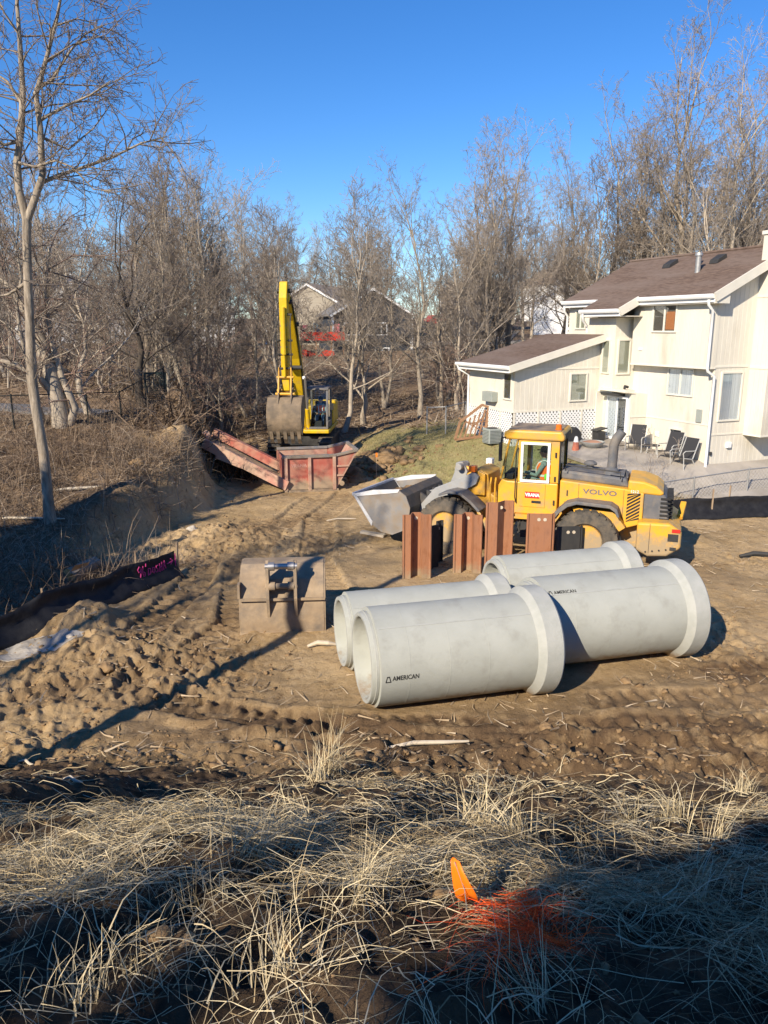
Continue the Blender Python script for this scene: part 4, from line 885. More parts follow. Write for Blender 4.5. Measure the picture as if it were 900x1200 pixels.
    mb=MB(BM); mb.tube([(2.7,-.02,6.98),(4.1,-.02,8.02)],.09,10); mb.tube([(4.1,-.02,8.02),(4.62,-.02,8.30)],.05,8); mb.build('stick_cylinder',Y,t)
    # stick hanging almost straight down
    mb=MB(BM); mb.prism([(4.32,7.50),(4.20,7.9),(4.45,8.42),(4.72,8.38),(4.98,7.7),(4.95,6.0),(4.86,3.72),(4.62,3.66),(4.52,5.0)],'y',-.18,.13); mb.build('stick',Y,t,bevel=.03)
    mb=MB(BM); mb.tube([(5.06,-.02,7.3),(5.06,-.02,5.3)],.095,10); mb.tube([(5.06,-.02,5.3),(5.02,-.02,4.35)],.05,10); mb.build('bucket_cylinder',Y,t)
    mb=MB(BM)
    for z_ in (7.0,5.9,5.3,4.7): mb.tube([(4.9,-.34,z_),(4.9,.30,z_)],.05,8)
    for y_ in (-.30,.26): mb.tube([(4.95,y_,7.0),(5.1,y_,6.5),(5.05,y_,5.4),(4.95,y_,4.2)],.022,6)
    mb.build('hydraulic_hose',M['dark'],t)
    mb=MB(BM)
    for y_ in (-.30,.20): mb.boxb(4.86,5.0,y_,y_+.05,4.0,4.75); mb.beam((4.95,y_+.02,4.3),(5.15,y_+.02,3.55),.05,.14)
    mb.tube([(4.95,-.36,4.32),(4.95,.32,4.32)],.055,8); mb.tube([(5.1,-.4,3.6),(5.1,.36,3.6)],.06,8); mb.tube([(4.74,-.4,3.72),(4.74,.36,3.72)],.07,8); mb.build('bucket_linkage',M['yellow'],t)
    # bucket, its back towards the camera
    pr=[(4.60,3.5),(5.2,3.45),(5.52,3.1),(5.62,2.6),(5.50,2.15),(5.28,1.80)]
    inn=[(a-.07,b-.04) for a,b in pr]
    mb=MB(BM); mb.prism(pr+inn[::-1],'y',-.68,.64); b=mb.build('bucket',M['mud_dark'],t,smooth=30,bevel=.01)
    for y_ in (-.71,.643):
        mb=MB(BM); mb.prism(pr+[(4.72,2.2),(4.45,2.9)],'y',y_,y_+.03); mb.build('side_plate',M['mud_dark'],b)
    mb=MB(BM)
    for y_ in (-.30,.22): mb.prism([(4.6,3.42),(4.68,3.85),(5.16,3.72),(5.45,3.2)],'y',y_,y_+.05)
    mb.build('bucket_ear',M['mud_dark'],b)
    for k in range(5):
        y_=-.58+k*.28; mb=MB(BM); mb.prism([(5.40,1.98),(5.28,1.62),(5.08,1.40),(5.16,1.78),(5.20,1.95)],'y',y_-.07,y_+.07); mb.build('tooth',M['mud_dark'],b)
    for x,z in ((.6,1.62),(2.85,6.6),(4.42,7.55),(4.55,8.0),(2.3,4.6)):
        mb=MB(BM); mb.tube([(x,-.31,z),(x,.26,z)],.10,12); mb.build('pivot_pin',M['dark'],t,smooth=40)
    mb=MB(BM)
    for k in range(3): mb.tube([(1.05,.185+.02*k,2.6-.1*k),(2.1,.19+.02*k,4.9-.1*k),(3.3,.19+.02*k,6.7-.1*k),(4.3,.19+.02*k,7.75-.1*k)],.022,6)
    for k in range(2): mb.tube([(.95,-.12+.14*k,2.9),(1.75,-.12+.14*k,5.35),(2.95,-.12+.14*k,6.98)],.022,6)
    mb.build('hydraulic_line',M['dark'],t,smooth=60)
    mb=MB(BM); mb.box((2.0,.30,4.1),(.16,.12,.14)); mb.build('work_lamp',M['bright_steel'],t,bevel=.02)
    mb=MB(BM); mb.boxb(4.99,5.0,-.16,.11,5.6,5.66); mb.boxb(4.975,4.99,-.16,.11,6.5,6.56); mb.build('weld_band',M['mud_steel'],t)
    return t
EX=excavator()
person('operator in orange vest and blue jeans seated behind the glass of the yellow excavator',in_frame(EX,(.22,.80,1.66)),R(-92),scale=1.05,hat=False,reach=.5)

# ------------------------------------------------------------------ the cream house
H0=Vector((11.21,26.54,1.0)); HA=R(23.0)   # local x = u (to the right), y = v (away along the long side)
def hloc(u,v,z=0): 
    return H0+Vector((math.cos(HA)*u-math.sin(HA)*v,math.sin(HA)*u+math.cos(HA)*v,z))
def house():
    t=thing('house','two storey cream house with brown shingle roof and white gutters on the right','house',tuple(H0),HA)
    S=M['siding']; Tm=M['trim']; Wh=M['white']
    ZR=lambda u: 5.74+.5*(u+.6)     # underside line of the main roof
    UR=2.75; VN,VF=-.35,7.9
    # --- walls (each block its own wall)
    def wall(*b,n='wall',m=S):
        mb=MB(); mb.boxb(*b); return mb.build(n,m,t)
    # main block to eave level, then gable
    mb=MB(); mb.prism([(0,-.8),(0,ZR(0)-.05),(UR,ZR(UR)-.05),(2*UR+.0,ZR(0)-.05),(2*UR,-.8)],'y',0,7.55); mb.build('wall',S,t)
    w=wall(-.36,.0,-.02,3.78,3.42,5.62)     # jettied upper storey
    mb=MB(); mb.boxb(-.375,.01,-.035,3.80,3.36,3.42); mb.build('jetty_trim',Tm,t)
    wall(-.76,0,3.13,4.95,-.8,2.30)         # door bay
    wall(-1.0,0,4.0,5.6,2.36,5.10)          # stair tower
    mb=MB(); mb.boxb(-1.02,0,3.98,5.62,2.30,2.36); mb.boxb(-1.12,-.70,3.05,4.6,2.37,2.47); mb.build('canopy',Tm,t)
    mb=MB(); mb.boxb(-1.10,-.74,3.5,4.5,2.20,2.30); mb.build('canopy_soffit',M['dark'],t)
    wall(-.35,0,6.3,7.8,3.6,5.55)           # back upper bit
    # belt trims
    mb=MB()
    for z in (1.42,):
        mb.boxb(-.02,0,.02,3.11,z,z+.05); mb.boxb(.02,UR*2-.1,-.02,0,1.08,1.13)
    mb.boxb(.0,1.5,-.02,0,3.40,3.47); mb.boxb(-.78,-.01,3.11,3.13,1.42,1.47); mb.boxb(-.78,-.01,3.11,3.13,.35,.40)
    mb.build('belt_trim',Tm,t)
    # chimney chase on the near gable end
    mb=MB(); mb.boxb(1.62,4.0,-.75,0,1.10,7.75); mb.build('chimney_chase',S,t)
    mb=MB(); mb.boxb(1.57,4.05,-.80,.05,7.752,7.87); mb.build('chimney_cap',Tm,t)
    for za,zb_ in ((3.35,3.45),(5.72,5.80),(1.04,1.10)): mb=MB(); mb.boxb(1.60,4.02,-.77,-.003,za,zb_); mb.build('chimney_trim',Tm,t)
    # --- main roof
    def slab(pts,th=.10):
        mb=MB(); n=len(pts); mb.add(list(pts)+[(x,y,z-th) for x,y,z in pts],[list(range(n)),list(range(n,2*n))[::-1]]+[[i,n+i,n+(i+1)%n,(i+1)%n] for i in range(n)]); return mb
    zr=lambda u: ZR(u)+.08
    e=[(-.62,VN,zr(-.62)),(UR,VN,zr(UR)),(UR,VF,zr(UR)),(-.62,VF,zr(-.62)),(-.62,5.6,zr(-.62)),(-1.42,5.6,zr(-1.42)),(-1.42,3.3,zr(-1.42)),(-.62,3.3,zr(-.62))]
    rf=slab(e).build('roof',M['shingle'],t)
    e2=[(UR,VN,zr(UR)+.002),(UR*2+.62,VN,zr(-.62)),(UR*2+.62,VF,zr(-.62)),(UR,VF,zr(UR)+.002)]; slab(e2).build('roof',M['shingle'],t)
    mb=MB(); mb.tube([(UR,VN,zr(UR)+.01),(UR,VF,zr(UR)+.01)],.07,6); mb.build('ridge_cap',M['shingle'],rf)
    for u,v,k in ((1.15,2.35,0),(1.75,2.9,1),(1.9,2.2,2),(1.9,4.6,2)):
        mb=MB(); z=zr(u)
        if k==0: mb.tube([(u,v,z-.1),(u,v,z+.62)],.10,14); mb.lathe([(.14,.55),(.14,.60),(.12,.66)],(u,v,z),'z',14); mb.build('flue',M['fence_grey'],rf,smooth=40)
        elif k==1: mb.tube([(u,v,z-.1),(u,v,z+.4)],.06,10); mb.build('vent_pipe',Wh,rf,smooth=40)
        else: mb.prism([(u-.2,z-.08),(u-.15,z+.06),(u+.2,z+.26),(u+.25,z+.12)],'y',v-.2,v+.2); mb.build('roof_vent',M['dark'],rf)
    # fascia, gutters, rakes
    def gut(u,v0,v1,z,nm='gutter'):
        mb=MB(); mb.prism([(u,z+.06),(u-.10,z+.06),(u-.12,z-.02),(u-.09,z-.08),(u,z-.08)],'y',v0,v1); mb.build(nm,Wh,t)
        mb=MB(); mb.boxb(u+.003,u+.04,v0,v1,z-.20,z+.02); mb.build('fascia',Wh,t)
    gut(-.64,VN,3.28,zr(-.64)-.06); gut(-1.44,3.3,5.6,zr(-1.44)-.06); gut(-.64,5.62,VF,zr(-.64)-.06)
    for v in (VN-.05,3.25):
        u0,u1=(-.66,UR) if v<0 else (-1.46,-.62)
        mb=MB(); mb.beam((u0,v,zr(u0)-.10),(u1,v,zr(u1)-.10),.05,.30); 
        if v<0: mb.beam((2*UR+.66,v,zr(u0)-.10),(u1,v,zr(u1)-.10),.05,.30)
        mb.build('rake_board',Tm,t)
    mb=MB(); mb.boxb(-.60,-.0,VN,3.25,5.50,5.55); mb.boxb(-1.40,-.0,3.3,5.58,5.12,5.16); mb.boxb(-.62,-.35,5.62,VF,5.56,5.6); mb.build('soffit',M['soffit'],t)
    mb=MB(); mb.prism([(-.63,5.5),(-.63,zr(-.6)-.3),(0.0,zr(0)-.28),(0.0,5.5)],'y',VN-.02,VN+.05); mb.build('eave_return',Tm,t)
    # --- windows
    def window(pl,a0,a1,z0,z1,off,style='dark',split=False,ap=.06):
        """pl 'L' = on a wall facing -u at u=off ; 'F' = on a wall facing -v at v=off"""
        P=MB(); G=MB(); B=MB()
        def put(mb,a,b,c,d,d0,d1):
            if pl=='L': mb.boxb(off+d0,off+d1,a,b,c,d)
            else: mb.boxb(a,b,off+d0,off+d1,c,d)
        for a,b,c,d in ((a0-ap,a0,z0-ap,z1+ap),(a1,a1+ap,z0-ap,z1+ap),(a0,a1,z0-ap,z0),(a0,a1,z1,z1+ap)): put(P,a,b,c,d,-.05,.0)
        if split: put(P,(a0+a1)/2-.03,(a0+a1)/2+.03,z0,z1,-.045,0.)
        f=P.build('window',Tm,t)
        put(G,a0,a1,z0,z1,-.022,-.018); G.build('pane',M['pane'],f)
        m={'dark':M['interior'],'brown':M['brown_blind'],'blind':M['blind'],'curtain':M['curtain']}.get(style,M['interior'])
        put(B,a0,a1,z0,z1,-.010,-.004); B.build('blind' if style!='dark' else 'dark_room',m,f)
        return f
    f=window('L',1.60,2.70,4.62,5.48,-.36,'brown',True); mb=MB(); mb.boxb(-.374,-.371,1.66,2.08,4.66,5.28); mb.build('orange_board',M['orange_board'],f)
    window('L',.92,2.08,2.40,3.28,0,'curtain',True)
    window('L',1.22,1.78,.62,1.12,0,'dark')
    window('F',.38,1.26,1.62,3.20,0,'curtain')
    window('L',4.25,4.62,3.05,4.25,-1.0,'blind',ap=.05)
    window('F',-.80,-.30,3.05,4.25,4.0,'blind',ap=.07)
    window('L',6.7,7.3,4.72,5.40,-.35,'blind',True)
    # sliding door
    mb=MB()
    for a,b,c,d in ((3.28,3.36,.58,2.18),(4.40,4.48,.58,2.18),(3.36,4.40,.50,.60),(3.36,4.40,2.10,2.18),(3.83,3.90,.6,2.1)): mb.boxb(-.81,-.76,a,b,c,d)
    d=mb.build('sliding_door',Wh,t); mb=MB(); mb.boxb(-.785,-.781,3.36,4.40,.6,2.1); mb.build('pane',M['pane'],d); mb=MB(); mb.boxb(-.768,-.763,3.36,3.83,.6,2.1); mb.build('dark_room',M['interior'],d); mb=MB(); mb.boxb(-.768,-.763,3.9,4.40,.6,2.1); mb.build('curtain',M['curtain'],d)
    mb=MB(); mb.boxb(-1.2,-.765,3.2,4.6,.38,.48); mb.build('door_step',M['patio'],t)
    mb=MB(); mb.tube([(-1.1,3.15,2.52),(-1.05,3.2,2.6),(-.9,3.2,2.56)],.05,8); mb.build('porch_lamp',M['dark'],t)
    for b_,nm,m_ in (((-.05,0,.35,.60,1.5,1.95),'meter_box',M['green_metal']),((.85,1.05,-.09,0,.62,.82),'dryer_vent',M['white']),((-.03,0,2.35,2.55,.75,.95),'outlet_cover',M['white']),((.12,.2,-.06,0,.4,.52),'hose_tap',M['dark']),((-.40,-.36,3.2,3.38,3.9,4.0),'wall_vent',M['white'])):
        mb=MB(); mb.boxb(*b_); mb.build(nm,m_,t,bevel=.01)
    # downspouts
    def spout(p,nm='downspout'):
        mb=MB(); mb.tube(p,.05,8); mb.build(nm,Wh,t,smooth=60)
    spout([(-.70,-.15,5.62),(-.68,-.15,5.45),(-.42,-.09,5.28),(-.42,-.09,3.42),(-.40,-.09,3.30),(-.08,-.09,3.12),(-.08,-.09,.12),(-.2,-.2,.03)])
    spout([(-.68,7.75,5.6),(-.66,7.75,5.4),(-.42,7.85,5.2),(-.42,7.85,4.35)])
    spout([(-1.5,5.4,5.25),(-1.46,5.4,5.0),(-1.1,5.62,4.8),(-1.08,5.62,4.55)])
    # --- single storey wing
    A0,A1,V0,V1=-4.85,-1.0,4.8,8.2
    zw=lambda u: 3.42+.262*(u-A0)
    gb=1.62
    mb=MB(); mb.prism([(A0,gb),(A0,zw(A0)-.05),(A1+.02,zw(A1)-.05),(A1+.02,gb)],'y',V0,V1); mb.build('wing_wall',S,t)
    mb=MB(); mb.boxb(A0-.02,A1,V0-.02,V0,gb-.02,gb+.05); mb.boxb(A0-.02,A0,V0,V1,gb-.021,gb+.051); mb.boxb(A0,A1,V0-.02,V0,3.18,3.24); mb.build('wing_trim',Tm,t)
    # lattice skirt
    lat=MB(); zb=-.2
    def lattice(p0,p1,zlo,zhi,n):
        d=(Vector(p1)-Vector(p0)); L_=d.length; d.normalize(); hgt_=zhi-zlo; st=.155
        k=-hgt_
        while k<L_:
            for sgn in (1,-1):
                a0,a1=(k,k+hgt_); z0,z1=(zlo,zhi) if sgn>0 else (zhi,zlo)
                if a0<0: z0+=(0-a0)*(1 if sgn>0 else -1); a0=0
                if a1>L_: z1-=(a1-L_)*(1 if sgn>0 else -1); a1=L_
                if a1-a0>.03:
                    o_=n*(.010 if sgn>0 else .022); lat.beam(Vector((p0[0],p0[1],0))+d*a0+o_+Vector((0,0,z0)),Vector((p0[0],p0[1],0))+d*a1+o_+Vector((0,0,z1)),.010,.06,up=(0,0,1))
            k+=st
    lattice((A0+.05,V0,0),(A1-.02,V0,0),zb,gb-.03,Vector((0,-1,0))); lattice((A0,V0+.05,0),(A0,V1,0),zb,gb-.03,Vector((-1,0,0)))
    lat.build('lattice_skirt',Wh,t)
    mb=MB(); mb.boxb(A0+.12,A1,V0+.12,V1,zb,gb-.04); mb.build('crawl_space',M['interior'],t)
    mb=MB()
    for u in (A0+.02,-3.75,-2.75,-1.75): mb=MB(); mb.boxb(u-.05,u+.05,V0-.045,V0-.025,-.3,gb-.03); mb.build('skirt_post',Tm,t)
    for v in (V0+.9,V0+2.0,V1-.05): mb=MB(); mb.boxb(A0-.045,A0-.025,v-.05,v+.05,-.3,gb-.03); mb.build('skirt_post',Tm,t)
    mb=MB(); mb.boxb(-1.10,-.75,4.74,4.79,-.3,2.29); mb.build('corner_board',Tm,t)
    q=[(A0-.42,V0-.30,zw(A0-.42)+.05),(A1+.0,V0-.30,zw(A1)+.05),(A1,V1+.3,zw(A1)+.05),(A0-.42,V1+.3,zw(A0-.42)+.05)]; slab(q).build('wing_roof',M['shingle'],t)
    gut(A0-.44,V0-.3,V1+.3,zw(A0-.44)+.0)
    mb=MB(); mb.beam((A0-.44,V0-.33,zw(A0-.44)-.06),(A1,V0-.33,zw(A1)-.06),.05,.26); mb.build('rake_board',Tm,t)
    mb=MB(); mb.boxb(A0-.42,A0,V0-.28,V1+.3,3.20,3.24); mb.build('soffit',M['soffit'],t)
    spout([(A0-.5,V1+.15,3.25),(A0-.46,V1+.15,3.1),(A0-.06,V1-.0,2.85),(A0-.06,V1-.0,.2)])
    window('L',5.0,5.5,2.12,3.02,A0,'brown'); window('F',-2.32,-1.62,2.00,2.98,V0,'blind')
    mb=MB(); mb.boxb(A0-.28,A0,5.95,6.7,1.92,2.3); o=mb.build('air_conditioner',M['green_metal'],t,bevel=.02)
    return t
house()
# ------------------------------------------------------------------ trees
def rdir(d,ang,rr,az=None):
    d=Vector(d).normalized(); o=d.orthogonal().normalized(); az=rr.uniform(0,2*math.pi) if az is None else az
    o=Matrix.Rotation(az,3,d)@o
    return (d*math.cos(ang)+o*math.sin(ang)).normalized()
def branch(mb,tw,p,d,ln,r,lev,rr,S):
    """one limb, then its side limbs and twigs"""
    k=4 if lev<2 else 3
    pts=[Vector(p)];dirs=[Vector(d)]
    dd=Vector(d)
    for i in range(k):
        up=S['up'] if lev<3 else S['up']*.6
        j=S['wig']*(1+.3*lev)
        dd=(dd+Vector((rr.gauss(0,j),rr.gauss(0,j),rr.gauss(0,j*.6)+up))).normalized()
        pts.append(pts[-1]+dd*ln/k); dirs.append(dd)
    tip=max(r*.35,S['rmin']*.8)
    rad=[r+(tip-r)*(i/k) for i in range(k+1)]
    n=6 if lev<=1 else (4 if lev==2 else 3)
    (mb if lev<=S['trunklev'] else tw).tube(pts,rad,n,cap=False)
    if lev>=S['lev']: return
    nb=S['nb'][min(lev,len(S['nb'])-1)]
    for i in range(nb):
        t=.25+.75*(i+rr.random())/nb if lev>0 else .3+.7*(i+rr.random())/nb
        f=t*k; q=min(int(f),k-1); a=f-q
        pp=pts[q].lerp(pts[q+1],a); d0=dirs[q].lerp(dirs[q+1],a)
        nl=ln*S['lr']*rr.uniform(.55,1.1)*(1.15-.5*t); nr=max((r+(tip-r)*t)*rr.uniform(.45,.68),S['rmin'])
        branch(mb,tw,pp,rdir(d0,R(rr.uniform(*S['ang'])),rr),nl,nr,lev+1,rr,S)
    # leader continues
    if lev<2:
        for _ in range(2): branch(mb,tw,pts[-1],rdir(dirs[-1],R(rr.uniform(8,32)),rr),ln*S['lr']*rr.uniform(.7,1.),tip,lev+1,rr,S)
def trunk_pts(h,frac,rr,wig,k=7):
    p=[Vector((0,0,-.3))]; x=y=0
    for i in range(1,k+1): 
        x+=rr.gauss(0,wig);y+=rr.gauss(0,wig); p.append(Vector((x,y,h*frac*i/k)))
    return p
STY={
 'tall':dict(up=.09,wig=.11,lev=5,nb=[4,5,5,4,2],lr=.56,ang=(24,58),rmin=.0085,trunklev=1,frac=.66,first=.34,nt=17,tl=.34),
 'forest':dict(up=.10,wig=.13,lev=4,nb=[4,5,5,5],lr=.58,ang=(22,55),rmin=.009,trunklev=1,frac=.60,first=.22,nt=15,tl=.34),
 'spread':dict(up=.07,wig=.20,lev=4,nb=[4,4,4,4],lr=.62,ang=(28,65),rmin=.010,trunklev=1,frac=.42,first=.30,nt=9,tl=.48),
 'scrub':dict(up=.05,wig=.22,lev=3,nb=[5,5,4],lr=.62,ang=(25,75),rmin=.010,trunklev=0,frac=.55,first=.12,nt=12,tl=.45),
 'pole':dict(up=.10,wig=.12,lev=4,nb=[4,4,4,3],lr=.58,ang=(22,50),rmin=.012,trunklev=1,frac=.78,first=.62,nt=9,tl=.22),
 'sapling':dict(up=.10,wig=.10,lev=3,nb=[3,4,3],lr=.5,ang=(20,55),rmin=.010,trunklev=0,frac=.85,first=.35,nt=10,tl=.22),
}
def make_tree(style,seed,h,r0,bark,twig,name='bare_tree',fork=False):
    rr=random.Random(seed); S=STY[style]
    tr=MB();tw=MB()
    def stem(p0,h_,r0_,lean,depth):
        pts=trunk_pts(h_,S['frac'],rr,h_*.012); pts=[p+Vector((lean[0]*p.z,lean[1]*p.z,0)) for p in pts]; pts=[p+p0 for p in pts]
        k=len(pts)-1; rad=[r0_*(1.35 if i==0 and depth==0 else 1)*(1-.72*i/k) for i in range(k+1)]
        tr.tube(pts,rad,9,cap=False)
        for i in range(S['nt']):
            t=S['first']+(1-S['first'])*(i+rr.random())/S['nt']; f=t*k; q=min(int(f),k-1)
            pp=pts[q].lerp(pts[q+1],f-q); rb=r0_*(1-.72*t)
            branch(tr,tw,pp,rdir((0,0,1),R(rr.uniform(28,68)*(1.25-.5*t)),rr),h_*S['tl']*rr.uniform(.55,1.1)*(1.2-.65*t),rb*rr.uniform(.3,.5),1,rr,S)
        for _ in range(3): branch(tr,tw,pts[-1],rdir((0,0,1),R(rr.uniform(5,25)),rr),h_*(1-S['frac'])*rr.uniform(.6,.85),r0_*.24,1,rr,S)
    if fork:
        for s_ in (-1,1): stem(Vector((0,0,0)),h*rr.uniform(.85,1),r0*.75,(s_*rr.uniform(.06,.14),rr.uniform(-.08,.08)),0)
    else: stem(Vector((0,0,0)),h,r0,(rr.uniform(-.04,.04),rr.uniform(-.04,.04)),0)
    t=thing(name,None,'tree'); o=tr.build('trunk',bark,t,smooth=180); tw.build('crown',twig,t,smooth=180)
    return t
B,T=M['bark'],M['twig']
LIB={
 'tall':[make_tree('tall',11,20,.26,M['bark_pale'],T),make_tree('tall',12,20,.24,B,T),make_tree('tall',13,20,.28,M['bark_pale'],T,fork=True),make_tree('tall',14,20,.22,B,T)],
 'forest':[make_tree('forest',21,14,.17,B,T),make_tree('forest',22,14,.16,B,T),make_tree('forest',23,14,.18,M['bark_pale'],T),make_tree('forest',24,14,.15,B,M['twig_dark']),make_tree('forest',25,14,.17,B,T,fork=True)],
 'spread':[make_tree('spread',31,10,.2,M['bark_dark'],M['twig_dark']),make_tree('spread',32,10,.17,B,T),make_tree('spread',33,10,.18,B,M['twig_dark'],fork=True)],
 'scrub':[make_tree('scrub',41,5,.06,B,M['twig_red']),make_tree('scrub',42,5,.05,B,T),make_tree('scrub',43,5,.06,M['bark_dark'],M['twig_dark'])],
 'sapling':[make_tree('sapling',51,7,.055,M['bark_pale'],T),make_tree('sapling',52,7,.05,B,T),make_tree('sapling',53,7,.05,B,M['twig_red'])],
}
LIB['pole']=[make_tree('pole',61,15,.14,M['bark'],M['twig'])]
HH={'pole':15,'tall':20,'forest':14,'spread':10,'scrub':5,'sapling':7}
used=set()
rt=random.Random(99)
def put_tree(style,i,x,y,h,label,group=None,rz=None,name='bare_tree',lean=0):
    src=LIB[style][i%len(LIB[style])]; s=h/HH[style]
    if src.name in used: o=dup(src)
    else: o=src; used.add(src.name)
    o.name=name; o.location=(x,y,hz(x,y)-.05); o.rotation_euler=(lean,0,rt.uniform(0,6.28) if rz is None else rz); o.scale=(s*rt.uniform(.92,1.08),)*2+(s,)
    o['label']=label; o['category']='tree'
    if group: o['group']=group
    elif 'group' in o: del o['group']
    return o
def px_tree(px,Y,top,style,i,label,group=None,rz=None,lean=0):
    p=gy(px,top,Y); return put_tree(style,i,p.x,Y,max(2,p.z-hz(p.x,Y)),label,group,rz,lean=lean)
# trees one can tell apart
px_tree(495,40.5,196,'tall',1,'tall slender pale tree standing alone between excavator and cream house')
px_tree(520,44,262,'forest',2,'slim pale tree just right of the tall slender one, leaning a little')
px_tree(541,42,255,'forest',0,'straight trunked tree against the left corner of the cream house')
px_tree(578,47,126,'tall',2,'forked tall tree rising behind the wing of the cream house')
px_tree(604,52,150,'tall',0,'tall multi branched tree right of the forked tree, behind the wing roof')
px_tree(715,55,104,'tall',3,'broad tall tree with a full round head above the main roof')
px_tree(672,60,170,'tall',1,'upright tree above the upper left eave of the house')
px_tree(748,57,165,'forest',1,'smaller dark stemmed tree beside the broad one above the roof')
px_tree(816,52,14,'tall',0,'tallest tree in the picture with a pale bare trunk behind the brown roof')
px_tree(866,50,45,'tall',3,'tall tree at the right edge above the chimney',rz=2.)
px_tree(892,58,28,'tall',2,'tall forked tree partly cut off by the right picture edge')
px_tree(795,62,150,'tall',1,'tree with thin upright limbs left of the tallest tree')
px_tree(330,41,240,'forest',3,'grey tree directly left of the excavator boom')
px_tree(398,40,212,'forest',1,'thin tree right of the excavator boom in front of the charcoal house',rz=.7)
px_tree(425,42,262,'spread',1,'low forking tree in front of the charcoal house gable')
px_tree(450,47,205,'forest',4,'twin stemmed tree right of the charcoal house')
px_tree(147,34,190,'spread',0,'black crooked two stemmed tree behind the chain link fence')
px_tree(190,37,318,'spread',2,'dark arching low tree left of the dirt heap')
px_tree(212,47,196,'forest',2,'pale straight tree rising above the wood on the left')
px_tree(247,50,210,'forest',0,'grey tree with a narrow crown left of the excavator')
px_tree(283,45,222,'forest',1,'upright tree halfway between the dirt heap and the excavator')
px_tree(83,30,215,'spread',1,'rough tree at the end of the path behind the pale leaning trunk',rz=1.)
px_tree(15,27,150,'forest',3,'dark tree cut by the left picture edge beside the path')
px_tree(110,44,235,'forest',4,'forked slim tree left of the black crooked tree')
# woods
G1='bare trees of the wood beyond the excavator'; L1='bare grey brown tree in the wood beyond the excavator'
G2='bare trees on the rise behind the cream house'; L2='bare tree among the trees on the rise behind the cream house'
G3='thin saplings on the wooded slope'; L3='thin leafless sapling on the wooded slope'
G4='far bare trees along the skyline'; L4='distant bare tree in the skyline wood'
def blocked(x,y):
    for cx,cy,r in ((-3.6,34.5,5.5),(-.6,84,9),(-12,98,10),(25,122,9)):
        if (x-cx)**2+(y-cy)**2<r*r: return True
    if y>37 and y<84 and 372<450+F*x/y<495 and rt.random()<.82: return True
    q=Vector((x,y,0))-Vector((H0.x,H0.y,0)); u=q.x*math.cos(HA)+q.y*math.sin(HA); v=-q.x*math.sin(HA)+q.y*math.cos(HA)
    return -7<u<10 and -8<v<11
n=0
while n<60:
    y=rt.uniform(39,74); x=rt.uniform(-.66*y-3,.13*y)
    if blocked(x,y) or (x>-6 and y<44 and x<4): continue
    k=rt.random(); st='forest' if k<.72 else 'spread'
    h=rt.uniform(10,15.5) if st=='forest' else rt.uniform(6,10)
    if x<-2 and y<46: h*=.8
    if -9<x<8: h*=.72
    put_tree(st,rt.randrange(9),x,y,h,L1,G1); n+=1
n=0
while n<24:
    y=rt.uniform(46,80); x=rt.uniform(.1*y+1,.62*y+4)
    if blocked(x,y) : continue
    put_tree('tall' if rt.random()<.5 else 'forest',rt.randrange(9),x,y,rt.uniform(11,18)*(.8 if x<12 else 1),L2,G2); n+=1
n=0
while n<40:
    y=rt.uniform(37.5,62); x=rt.uniform(-.6*y-2,.12*y)
    if blocked(x,y): continue
    put_tree('sapling' if rt.random()<.7 else 'scrub',rt.randrange(9),x,y,rt.uniform(3.,7.5),L3,G3); n+=1
n=0
while n<88:
    y=rt.uniform(108,190); x=rt.uniform(-.64*y,.64*y)
    if blocked(x,y): continue
    put_tree('forest' if rt.random()<.7 else 'tall',rt.randrange(9),x,y,rt.uniform(15,22),L4,G4); n+=1
